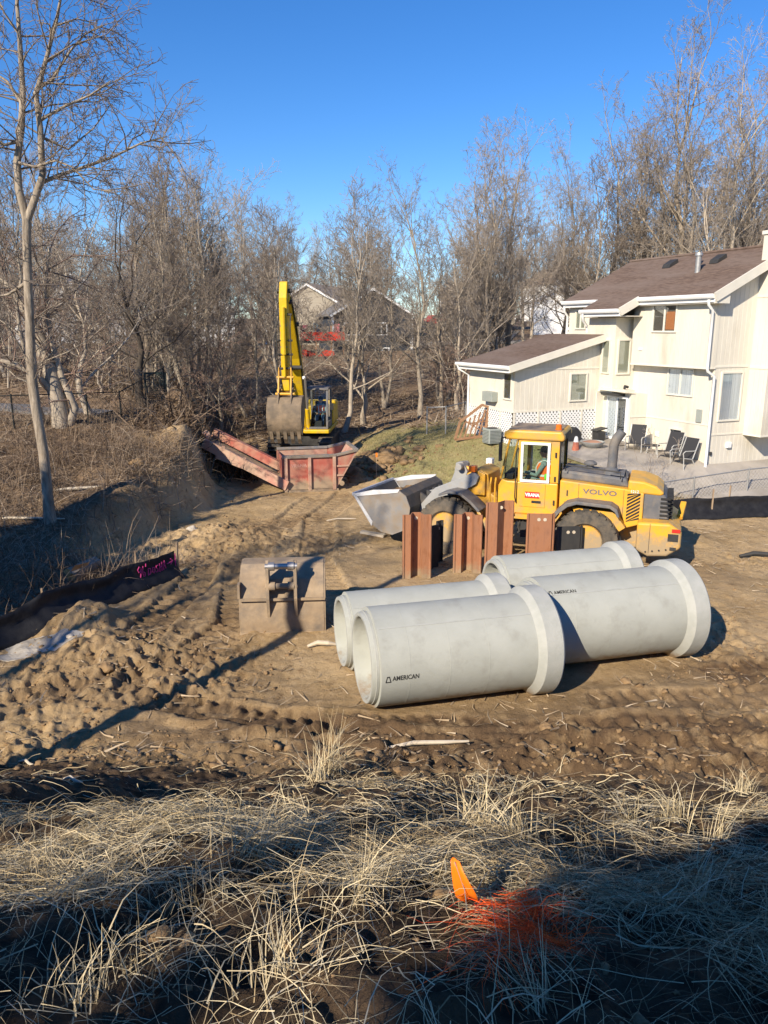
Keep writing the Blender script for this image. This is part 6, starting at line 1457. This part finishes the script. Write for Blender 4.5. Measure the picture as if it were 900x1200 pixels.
def chain_fence(label,pts,h,m,n_wire=.16,fab=True,group=None,posts=None):
    t=thing('chain_link_fence',label,'fence',(pts[0][0],pts[0][1],hz(*pts[0])))
    o0=Vector(t.location); top=[Vector((x,y,hz(x,y)+h))-o0 for x,y in pts]
    for k,(x,y) in enumerate(pts): 
        mb=MB(); b=Vector((x,y,hz(x,y)-.2))-o0; mb.tube([b,b+Vector((0,0,h+.25))],.032,8); mb.build('post',m,t)
    mb=MB(); mb.tube(top,.022,6); mb.build('top_rail',m,t)
    if fab:
        mb=MB()
        for a,b in zip(pts[:-1],pts[1:]):
            L_=math.hypot(b[0]-a[0],b[1]-a[1]); k=-h
            while k<L_:
                for sg in (1,-1):
                    s0,s1=max(k,0),min(k+h,L_)
                    if s1-s0<.05: continue
                    def pt(s): 
                        f=s/L_; x=a[0]+(b[0]-a[0])*f;y=a[1]+(b[1]-a[1])*f; z=(s-k) if sg>0 else h-(s-k); return Vector((x,y,hz(a[0],a[1])*(1-f)+hz(b[0],b[1])*f+max(.02,z)))-o0
                    mb.tube([pt(s0),pt(s1)],.004,3,False)
                k+=n_wire
        mb.build('wire_mesh',m,t)
    return t
p=[gz(690,572,.9),gz(782,566,.95),gz(875,575,.95),gz(1010,566,.95)]
y0=gz(875,575,.42); d2v=Vector((math.cos(HA),math.sin(HA)))
pts=[(y0.x+d2v.x*k,y0.y+d2v.y*k) for k in (-4.6,-2.35,0,2.6,5.2)]
chain_fence('galvanised chain link fence along the patio at the right',pts,.92,M['fence_grey'])
pts=[gy(-12,545,26.0),gy(20,530,26.3),gy(105,510,27.2),gy(143,500,28.2),gy(195,490,30.2)]
chain_fence('black chain link fence on the left bank beside the path',[(v.x,v.y) for v in pts],1.15,M['fence_black'],.18)
pts=[gz(500,521,.8),gz(522,517,1.0),gz(545,510,1.1)]
chain_fence('low wire fence with thin grey posts at the back of the lawn',[(v.x,v.y) for v in pts],1.15,M['fence_grey'],.25)
# green mesh gate leaf at the end of the black fence
g=gy(185,492,30.4); t=thing('mesh_gate','dark green mesh gate leaf at the end of the black fence','gate',(g.x,g.y,hz(g.x,g.y)),R(10))
M['gate_green']=pm('dark_green_mesh',(.03,.045,.04),rough=.7)
mb=MB()
for a in ((-.42,-.36),(.36,.42)): mb.boxb(a[0],a[1],-.03,.03,-.1,1.2)
mb.boxb(-.36,.36,-.03,.03,1.12,1.2); mb.boxb(-.36,.36,-.03,.03,.02,.08); mb.build('frame',M['gate_green'],t)
mb=MB()
for k in range(14): mb.boxb(-.36+.052*k,-.335+.052*k,-.008,.008,.08,1.12)
for k in range(14): mb.boxb(-.36,.36,.010,.018,.10+.075*k,.118+.075*k)
mb.build('mesh_infill',M['gate_green'],t)
# ------------------------------------------------------------------ small things on the site
def flag():
    q=on_bank(553,1076); top=gy(533,1010,q.y+.03); t=thing('marker_flag','orange plastic marker flag on a wire standing in the shaded grass','flag',tuple(q))
    mb=MB(); tp=top-q; mb.tube([(0,0,-.1),tp*.5+Vector((.004,0,0)),tp],.0018,6); mb.build('wire_stake',M['fence_grey'],t)
    R_=[gy(a,b,q.y+.03+c)-q for a,b,c in ((531,1014,0),(539,1013,.0),(541,1030,.01),(535,1052,-.01),(548,1042,.02),(556,1053,.0),(543,1059,-.01))]
    mb=MB()
    rows=[((528,1008,0),(538,1006,.01)),((529,1022,.005),(543,1019,-.02)),((531,1038,.0),(550,1032,-.03)),((534,1051,.01),(557,1044,-.02)),((549,1060,.015),(560,1052,-.01))]
    V=[];k=4
    for a,b in rows:
        A=gy(a[0],a[1],q.y+.03+a[2])-q; B=gy(b[0],b[1],q.y+.03+b[2])-q
        for i in range(k+1): 
            f=i/k; v=A.lerp(B,f); v.y+=.012*math.sin(f*5); V.append(tuple(v))
    Fc=[(r*(k+1)+i,r*(k+1)+i+1,(r+1)*(k+1)+i+1,(r+1)*(k+1)+i) for r in range(len(rows)-1) for i in range(k)]
    mb.add(V,Fc); o=mb.build('pennant',M['orange_flag'],t,smooth=180); s=o.modifiers.new('thick','SOLIDIFY'); s.thickness=.0006
flag()
def stick(px,py,ln,az,label,m='pale_wood',r=.03,z=0,flat=False,Y=None):
    q=on_bank(px,py); t=thing('timber' if flat else 'stick',label,'timber' if flat else 'stick',(q.x,q.y,hz(q.x,q.y)),az)
    mb=MB(); 
    if flat: mb.box((0,0,.06),(ln,.16,.07),Matrix.Rotation(.05,3,'Y')); mb.box((.05,.12,.05),(ln*.7,.10,.05))
    else: mb.tube([(-ln/2,0,.02),(-ln*.15,.02,.035+r),(ln*.2,-.015,.03+r),(ln/2,.01,.03)],[r*.6,r,r*.9,r*.5],7)
    mb.build('wood',M[m],t); return t
stick(437,628,.75,R(-28),'pale split timber lying on the dirt left of the bucket of the wheel loader','pale_wood',flat=True)
stick(378,758,.55,R(5),'white stick poking out at the left of the hind pipe mouth','pale_wood',.045)
stick(500,875,1.2,R(8),'longest pale stick lying at the foot of the bank','pale_wood',.03)
stick(890,653,1.0,R(-4),'dark board on the dirt at the right picture edge','dark',.06)
stick(32,897,.3,R(-25),'short pale peg in the straw at the far left','pale_wood',.02)
stick(85,918,.25,R(-20),'small pale peg below the short one in the straw','pale_wood',.02)
stick(100,575,2.6,R(20),'long pale dead branch lying on the brush bank','pale_wood',.045)
stick(25,610,2.2,R(3),'thin pale fallen branch at the left edge of the brush bank','pale_wood',.035)
stick(400,610,.9,R(12),'thin splinter on the sandy dirt above the loose bucket','pale_wood',.025)
# cut log
q=on_bank(92,680); t=thing('cut_log','split log with a bright orange cut face behind the left silt fence','log',(q.x,q.y,hz(q.x,q.y)),R(20))
rr=random.Random(12); ax=Vector((.62,.55,.12)); c0=Vector((-.2,-.1,.16)); ring=[]
sd=ax.cross(Vector((0,0,1))).normalized(); up_=sd.cross(ax).normalized()
for k in range(14):
    a=2*math.pi*k/14; r=.22*rr.uniform(.8,1.15)*(1 if math.sin(a)<.6 else .75); ring.append((math.cos(a)*r,math.sin(a)*r,rr.uniform(-.06,.1)))
P0_=[c0+sd*a+up_*b+ax*c for a,b,c in ring]; P1_=[c0+ax+sd*a*.8+up_*b*.8 for a,b,c in ring]
mb=MB(); mb.add([tuple(v) for v in P0_+P1_],[(k,(k+1)%14,14+(k+1)%14,14+k) for k in range(14)]+[tuple(range(14,28))]); mb.build('bark',M['bark'],t)
mb=MB(); cc=c0-ax*.02; mb.add([tuple(cc)]+[tuple(v) for v in P0_],[(0,(k+1)%14+1,k+1) for k in range(14)]); mb.add([tuple(c0+up_*.12+sd*.1),tuple(c0+up_*.26+sd*.2+ax*.1),tuple(c0+up_*.22+sd*.3+ax*.5),tuple(c0+up_*.14+sd*.26+ax*.45)],[(0,1,2,3)]); mb.build('cut_face',M['log_end'],t)
def rock(px,py,s,label,m='stone',seed=0):
    q=on_bank(px,py); import bmesh
    bm=bmesh.new(); bmesh.ops.create_icosphere(bm,subdivisions=3,radius=1)
    for v in bm.verts:
        c=v.co.copy(); v.co=c*(1+.35*mnoise.noise(c*1.1+Vector((seed*7,0,0)))+.12*mnoise.noise(c*3+Vector((seed,3,0)))); v.co.x*=s; v.co.y*=s*.8; v.co.z*=s*.65
    me=bpy.data.meshes.new('rock'); bm.to_mesh(me); bm.free(); me.materials.append(M[m])
    for p in me.polygons: p.use_smooth=False
    o=bpy.data.objects.new('rock',me); col.objects.link(o); o.location=(q.x,q.y,hz(q.x,q.y)+s*.3); tag(o,label,'rock'); return o
rock(225,622,.16,'pale stone lying at the bottom of the shaded cut bank','stone',1)
rock(82,747,.07,'small bright stone at the edge of the pale ice patch','stone',2)
rock(508,637,.12,'pale stone beside the timber in front of the loader bucket','stone',3)
rock(443,552,.30,'large grey boulder at the lawn edge by the orange topped stake','clod',4)
rock(733,800,.09,'stone on the dirt in front of the right pipe','clod',5)
rock(125,785,.14,'dark lump of earth in front of the ice patch','clod',6)
rock(160,545,.22,'earthy boulder half buried in the brush bank','clod',7)
rock(408,548,.4,'earthy boulder right of the red steel box','clod',8)
rock(640,855,.10,'brown lump at the foot of the bank below the front pipe','clod',9)
q=on_bank(441,560); t=thing('survey_stake','wooden survey stake with an orange top at the lawn edge','stake',(q.x,q.y,hz(q.x,q.y)))
mb=MB(); mb.beam((0,0,-.1),(0.01,0,.8),.05,.03); mb.build('post',M['wood_stake'],t); mb=MB(); mb.boxb(-.02,.04,-.022,.022,.8,.96); mb.build('painted_top',M['orange_flag'],t)
# thin ice / pale slab on the dirt at the left
rr=random.Random(4); c=gz(42,759,.05); ring=[]
for k in range(40):
    a=2*math.pi*k/40; r=1+.22*math.sin(3*a+1)+.1*math.sin(7*a)+rr.uniform(-.08,.08); ring.append((c.x+.66*r*math.cos(a)+.15*math.sin(a),c.y+.40*r*math.sin(a)))
o=draped('ice_patch',ring,M['ice'],dz=.0,cell=.08,thick=.03)
for v in o.data.vertices: v.co.z=hz(v.co.x,v.co.y)+.012
# ------------------------------------------------------------------ patio and its furniture
def hl(u,v): 
    q=hloc(u,v); return (q.x,q.y)
draped('patio',[hl(-2.6,5.2),hl(-.72,5.2),hl(-.72,3.2),hl(.02,3.2),hl(.02,.02),hl(8,.02),hl(8,-2.2),hl(.2,-1.9),hl(-1.6,-1.6),hl(-3.0,.2),hl(-3.6,3.2)],M['patio'])
PZ=1.05
def chair(px,py,rz,label):
    q=hloc(px,py); t=thing('patio_chair',label,'chair',(q.x,q.y,hz(q.x,q.y)+.03),rz,'black sling patio chairs against the house')
    A_=M['alu']
    mb=MB(); mb.prism([(-.02,.36),(.5,.42),(.5,.45),(-.02,.39)],'y',-.26,.26); mb.build('seat',M['mesh_black'],t)
    mb=MB(); mb.prism([(-.02,.38),(-.28,1.05),(-.25,1.06),(.01,.39)],'y',-.26,.26); mb.build('backrest',M['mesh_black'],t)
    for s_ in (-1,1):
        y=s_*.29; mb=MB(); mb.tube([(.42,y,0),(.46,y,.42),(.50,y,.60),(.40,y,.66),(-.1,y,.64)],.018,6); mb.build('arm_frame',A_,t)
        mb=MB(); mb.tube([(-.22,y,0),(.05,y,.36),(.46,y,.42)],.018,6); mb.build('leg',A_,t)
        mb=MB(); mb.tube([(.02,y,.37),(-.13,y,.72),(-.27,y,1.06)],.018,6); mb.build('back_frame',A_,t)
    return t
fr=HA+R(180)
chair(-.95,2.45,fr+R(35),'black sling chair standing beside the sliding door')
chair(-.55,1.05,fr+R(15),'black sling chair right in front of the small basement window')
chair(-.55,.35,fr+R(5),'black sling chair nearest to the white downspout')
q=hloc(-.75,1.85); t=thing('side_table','small pale side table next to the chair by the sliding door','table',(q.x,q.y,hz(q.x,q.y)+.02))
mb=MB(); mb.lathe([(.27,.42),(.28,.44),(.27,.455)],(0,0,0),'z',20); mb.build('table_top',M['mesh_black'],t)
for k in range(4):
    a=k*math.pi/2+.4; mb=MB(); mb.tube([(.2*math.cos(a),.2*math.sin(a),.42),(.27*math.cos(a),.27*math.sin(a),0)],.016,6); mb.build('leg',M['alu'],t)
q=gz(674,536,PZ); t=thing('traffic_cone','faded orange cone with a white tip on the patio','cone',(q.x,q.y,hz(q.x,q.y)+.02))
mb=MB(); mb.boxb(-.2,.2,-.2,.2,0,.04); mb.lathe([(.16,.04),(.11,.35),(.095,.45)],(0,0,0),'z',16); mb.build('cone_body',pm('faded_orange',(.5,.16,.09),(.42,.15,.1),5,.8),t,smooth=40)
mb=MB(); mb.lathe([(.095,.451),(.06,.62),(.03,.66)],(0,0,0),'z',16); mb.build('white_tip',M['white'],t,smooth=40)
q=gz(693,535,PZ); t=thing('planter_bowl','pale stone planter bowl with reddish soil beside the orange cone','planter',(q.x,q.y,hz(q.x,q.y)+.02))
mb=MB(); mb.lathe([(.20,0),(.20,.06),(.13,.10),(.30,.22),(.44,.33),(.46,.38),(.40,.38),(.36,.33)],(0,0,0),'z',24); mb.build('bowl',M['concrete_smooth'],t,smooth=40); mb=MB(); mb.lathe([(.38,.345),(.2,.40)],(0,0,0),'z',18); mb.build('soil',M['terracotta'],t)
# condenser, wooden trellis by the wing, covered grill and dark bin by the lattice
q=Vector((4.15,29.55,0)); t=thing('condenser_unit','grey green air conditioning condenser at the corner of the wing','condenser',(q.x,q.y,hz(q.x,q.y)),HA)
mb=MB(); mb.boxb(-.27,.27,-.27,.27,.05,.62); mb.build('casing',M['green_metal'],t,bevel=.03)
mb=MB()
for k in range(9): mb.boxb(-.23,.23,-.28,-.273,.1+.054*k,.112+.054*k); mb.boxb(-.28,-.273,-.23,.23,.1+.054*k,.112+.054*k)
mb.lathe([(.23,.622),(.19,.645)],(0,0,0),'z',20); mb.build('louvres',M['dark'],t)
q=Vector((3.55,30.6,0)); t=thing('wooden_trellis','brown wooden frame leaning beside the condenser unit','trellis',(q.x,q.y,hz(q.x,q.y)),HA-R(10))
mb=MB(); f=[(-.75,0),(-.55,.7),(.35,1.35),(.62,1.25),(.5,.1)]
for a,b in zip(f,f[1:]+f[:1]): mb.beam((a[0],.0,a[1]),(b[0],.35*0,b[1]),.07,.09)
for k in range(6): 
    a=-.55+.2*k; mb.beam((a,.02,.06),(a+.25,.05,.75+.1*k),.05,.05)
for k in range(4): mb.beam((-.6+.2*k,.06,.55-.12*k+.3),(.5,.06,.25+.22*k),.05,.04)
mb.build('frame',M['wood_brown'],t)
q=hloc(-2.5,4.3); t=thing('covered_grill','dark covered grill standing in front of the lattice','grill',(q.x,q.y,hz(q.x,q.y)),HA)
mb=MB(); mb.prism([(-.30,.0),(-.34,.45),(-.2,.68),(.12,.72),(.34,.5),(.3,0)],'y',-.2,.2); mb.build('cover',M['mesh_black'],t,bevel=.08,seg=3)
q=hloc(-1.35,4.15); t=thing('dark_bin','dark bin with a tilted lid at the corner by the sliding door','bin',(q.x,q.y,hz(q.x,q.y)),HA)
mb=MB(); mb.prism([(-.16,.0),(-.20,.6),(.20,.6),(.16,0)],'y',-.18,.18); mb.build('bin_body',M['dark'],t,bevel=.03); mb=MB(); mb.prism([(-.25,.61),(-.25,.65),(.25,.74),(.25,.70)],'y',-.2,.2); mb.build('lid',M['dark'],t)
# ------------------------------------------------------------------ houses, cars and play set beyond the wood
def far_house(x,y,rz,w,d,h,rise,wm,rm,label,wins=(),trim=True,zb=None,garage=None):
    z=hz(x,y)-.3 if zb is None else zb; t=thing('house',label,'house',(x,y,z),rz)
    mb=MB(); mb.prism([(-w/2,-2),(-w/2,h),(0,h+rise-.02),(w/2,h),(w/2,-2)],'y',0,d); mb.build('wall',wm,t)
    sl=rise/(w/2); e=.35
    for s_ in (-1,1):
        mb=MB(); q=[(0,h+rise+.06),(s_*(w/2+e),h-e*sl+.06),(s_*(w/2+e),h-e*sl+.2),(0,h+rise+.2)]; mb.prism(q,'y',-e,d+e); mb.build('roof',rm,t)
    if trim:
        for s_ in (-1,1):
            mb=MB(); mb.beam((0,-e-.03,h+rise+.02),(s_*(w/2+e),-e-.03,h-e*sl+.02),.05,.22); mb.build('rake_trim',M['white'],t)
            mb=MB(); mb.boxb(s_*w/2-.12,s_*w/2+.12,-.03,0,-1,h); mb.build('corner_board',M['white'],t)
    for a,zz,ww,hh in wins:
        mb=MB(); mb.boxb(a-ww/2-.12,a+ww/2+.12,-.05,-.001,zz-.12,zz+hh+.12); f=mb.build('window',M['white'],t); mb=MB(); mb.boxb(a-ww/2,a-.03,-.06,-.051,zz,zz+hh); mb.boxb(a+.03,a+ww/2,-.06,-.051,zz,zz+hh); mb.build('pane',M['car_glass'],f)
    if garage:
        for a,ww in garage: 
            mb=MB(); mb.boxb(a-ww/2,a+ww/2,-.04,-.001,0,2.2); mb.build('garage_door',M['white'],t)
    return t
p=gy(437,430,84); far_house(p.x,84,R(14),8.6,9,5.6,2.6,M['house_dark'],M['shingle_grey'],'charcoal gable house with white trimmed windows behind the excavator boom',[(-2.3,3.6,1.5,1.1),(-.5,3.6,1.1,1.1),(.9,3.6,1.1,1.1),(-2.6,1.,.9,1.9),(1.,.8,1.4,1.3)],zb=gy(437,432,84).z)
p=gy(362,400,99); far_house(p.x,99,R(-20),12,10,5.2,3.2,M['house_beige'],M['shingle_tan'],'beige house with a wide tan roof left of the charcoal house',[(-3,2.8,1.5,1.4),(2.5,2.8,1.2,1.4),(4.6,2.8,.9,1.2)],zb=gy(362,415,99).z)
p=gy(652,376,122); far_house(p.x,122,R(-6),6.5,8,3.4,1.5,M['house_white'],M['shingle_grey'],'white garage building with a grey roof left of the upper eave',garage=[(-1.4,2.4),(1.6,2.4)],zb=gy(652,378,122).z)
p=gy(675,352,137); far_house(p.x,137,R(24),9.5,10,4.2,2.6,M['house_white'],M['shingle'],'white house with a brown roof behind the garage building',[(-2.5,1.6,1.4,1.4),(1.8,1.6,1.4,1.4)],zb=gy(675,362,137).z)
p=gy(85,375,104); far_house(p.x,104,R(28),13,9,5.0,3.,M['house_white'],M['shingle_tan'],'pale house hidden behind the trees at the far left',[(-3,2.4,1.6,1.5),(3,2.4,1.6,1.5)],zb=gy(85,395,104).z)
p=gy(252,378,92); far_house(p.x,92,R(20),4.2,5,2.6,1.2,M['house_white'],M['shingle_grey'],'small white shed with a gable seen between the left trees',[(0,1.,1.2,1.)],zb=gy(252,388,92).z)
p=gy(560,352,150); far_house(p.x,150,R(-10),14,10,4.4,3.,M['house_beige'],M['shingle_tan'],'distant beige house above the road in the middle',[(-4,1.8,1.6,1.4),(0,1.8,1.6,1.4),(4,1.8,1.6,1.4)],zb=gy(560,368,150).z)
def car(px,py,Y,rz,m,label,truck=False):
    p=gy(px,py,Y); zz=max(p.z,hz(p.x,Y)); t=thing('parked_car',label,'car',(p.x,Y,zz),rz)
    mb=MB(); 
    body=[(-2.3,.35),(-2.35,.8),(-2.2,.95),(-1.3,1.0),(-.9,1.5),(.6,1.55),(1.2,1.05),(2.2,.92),(2.35,.6),(2.3,.35)] if not truck else [(-2.6,.45),(-2.65,1.1),(-.7,1.12),(-.5,1.75),(.7,1.78),(1.2,1.2),(2.4,1.1),(2.6,.7),(2.55,.45)]
    mb.prism(body,'y',-.88,.88); mb.build('body',m,t,bevel=.08,seg=2)
    for y_ in (-.885,.875):
        mb=MB(); mb.prism([(-.75,1.08),(-.6,1.42),(.5,1.46),(.95,1.08)] if not truck else [(-.45,1.2),(-.35,1.65),(.6,1.68),(1.,1.2)],'y',y_,y_+.012); mb.build('window',M['car_glass'],t)
    for x in (-1.45,1.45):
        for y_ in (-.82,.82): mb=MB(); mb.lathe([(.2,-.11),(.34,-.11),(.34,.11),(.2,.11)],(x,y_,.34),'y',18); mb.build('wheel',M['black'],t)
    return t
car(520,394,90,R(12),M['car_dark'],'dark pickup truck parked below the road',True)
car(482,402,86,R(30),M['car_dark'],'dark car parked right of the charcoal house')
car(511,383,106,R(15),M['car_red'],'small bright red car on the road')
car(486,386,104,R(10),M['car_dark'],'dark car left of the red one on the road')
# red play platform with things on top, beside the charcoal house
p=gy(378,432,76); t=thing('play_platform','red panelled play platform left of the charcoal house','play set',(p.x,76,gy(378,436,76).z),R(10))
for x in (-2.0,-.6,.9,2.1):
    mb=MB(); mb.boxb(x-.08,x+.08,-.08,.08,-1.5,4.4); mb.build('post',M['wood_brown'],t)
mb=MB(); mb.boxb(-2.1,2.2,-.1,.0,3.0,3.8); mb.build('railing',M['red_tarp'],t); mb=MB(); mb.boxb(-2.1,2.2,.0,2.2,2.75,2.95); mb.build('deck',M['dark'],t)
mb=MB(); mb.prism([(-2.0,.6),(-1.9,2.2),(-1.2,2.0),(-.6,.8),(-.2,.3),(.4,.2),(1.2,.9),(1.1,2.0),(.2,2.1),(-.4,1.5),(-1.2,.9)],'y',-.25,-.05); mb.build('slide_panel',M['red_tarp'],t)
for x,w,h,m in ((-1.6,.6,1.2,'pink_plastic'),(-.5,.5,1.4,'blue_plastic'),(.4,.6,1.1,'house_beige'),(1.5,.5,1.3,'pink_plastic')):
    mb=MB(); mb.boxb(x-w/2,x+w/2,.3,.5,2.95,2.95+h+.3); mb.build('panel',M[m],t)
# ------------------------------------------------------------------ unseen trees added behind and beside the camera to throw shade
AZ=R(34); EL=R(31)
def shade_conifer(x,y,h,r,seed,label,f0=0.):  # added unseen tree, shaped to cast shade into the view
    rr=random.Random(seed); t=thing('shade_conifer',label,'tree',(x,y,hz(x,y))); mb=MB(); mb.tube([(0,0,-.3),(0,0,h*.9)],[.2,.05],8); mb.build('trunk',M['bark'],t); mb=MB()
    for k in range(420 if not f0 else 130):
        f=rr.random()**.8; z=h*(.08+.9*f) if not f0 else h*(f0+(1-f0)*f); a=rr.uniform(0,6.28); l=r*(1-f**1.5)*rr.uniform(.6,1.1)+.12
        c=Vector((0,0,z)); e=Vector((l*math.cos(a),l*math.sin(a),z-.25*l)); s=Vector((-math.sin(a),math.cos(a),0))*l*.28
        mb.add([tuple(c),tuple((c+e)/2+s),tuple(e),tuple((c+e)/2-s)],[(0,1,2,3)])
    mb.build('crown',pm('needles',(.03,.05,.025),(.05,.07,.035),3,.9),t)
shade_conifer(-14.8,6.6,8.8,2.8,1,'dark green spruce added out of view to shade the brush bank')  # spruces placed unseen to keep the left bank in shade
shade_conifer(-16.5,6.8,11,3.2,2,'taller dark green spruce added out of view to shade the brush bank')
SHADE_ROW=((-5.62,-5.0,9.32,.45),(-4.05,-5.1,9.42,.45),(-3.7,-4.9,9.5,.55),(-3.0,-5.0,9.7,.7),(-2.0,-5.1,9.55,.7),(-1.0,-5.,9.7,.7),(-6.5,-5.05,8.84,.8),(-5.0,-4.9,8.82,.5),(-7.6,-4.9,8.72,.7),(-8.7,-5.1,8.8,.8),(-9.8,-4.9,9.1,.7),(-5.75,-4.6,8.78,.7),(-3.9,-4.5,8.72,.5),(-3.4,-4.6,8.95,.8),(0.1,-5.0,9.6,.8),(1.3,-5.0,9.6,.8))  # made-up pine row; heights and gaps follow the wanted shade edge
for k,(x,y,z,r) in enumerate(SHADE_ROW):
    shade_conifer(x,y,z-hz(x,y)+.1,r,20+k,('thin','narrow','dense','broad','plain','tall','low','short','small','round','slim','ragged','sparse','dark','wide','crooked')[k]+' topped young pine added out of view behind to shade the bank',.74)
put_tree('pole',0,-7.4,5.3,17,'bare tree out of view at the left whose shadow crosses the site')
put_tree('forest',2,-13.5,1.5,13,'bare tree out of view on the bank at the left')
put_tree('spread',2,.8,-4.6,6.2,'low bare tree added out of view behind for dappled shade')  # added unseen for broken shade on the bank

ts=Vector((-math.sin(AZ)*math.cos(EL),-math.cos(AZ)*math.cos(EL),math.sin(EL)))   # towards the sun
for s in list(LIB.values()):
    for o in s:
        if o.name not in used:
            for c in list(o.children): bpy.data.objects.remove(c)
            bpy.data.objects.remove(o)
# ------------------------------------------------------------------ light
w=bpy.data.worlds.new('World'); sc.world=w; w.use_nodes=True; N=w.node_tree.nodes; L=w.node_tree.links
sk=N.new('ShaderNodeTexSky'); sk.sky_type='NISHITA'; sk.sun_disc=False; sk.sun_elevation=EL; sk.sun_rotation=math.atan2(ts.x,ts.y); sk.altitude=300; sk.air_density=1.0; sk.dust_density=0; sk.ozone_density=6.
bg=N['Background']; bg.inputs['Strength'].default_value=.115; hs=N.new('ShaderNodeHueSaturation'); hs.inputs['Saturation'].default_value=1.2; hs.inputs['Hue'].default_value=.507; L.new(sk.outputs[0],hs.inputs['Color']); L.new(hs.outputs[0],bg.inputs['Color'])
sl=bpy.data.lights.new('sun','SUN'); sl.energy=5.0; sl.angle=R(.5); sl.color=(1,.88,.71); so=bpy.data.objects.new('sun',sl); col.objects.link(so); so.rotation_euler=(-ts).to_track_quat('-Z','Y').to_euler(); so.location=(0,-20,40)
sc.view_settings.view_transform='Standard'; sc.view_settings.look='None'; sc.view_settings.exposure=0.55; sc.view_settings.gamma=1
try: sc.view_settings.use_curve_mapping=False
except Exception: pass
sc.cycles.use_denoising=True; sc.cycles.use_adaptive_sampling=True; sc.cycles.adaptive_threshold=.015; sc.cycles.max_bounces=6; sc.cycles.transparent_max_bounces=12
sc.cycles.debug_use_spatial_splits=False
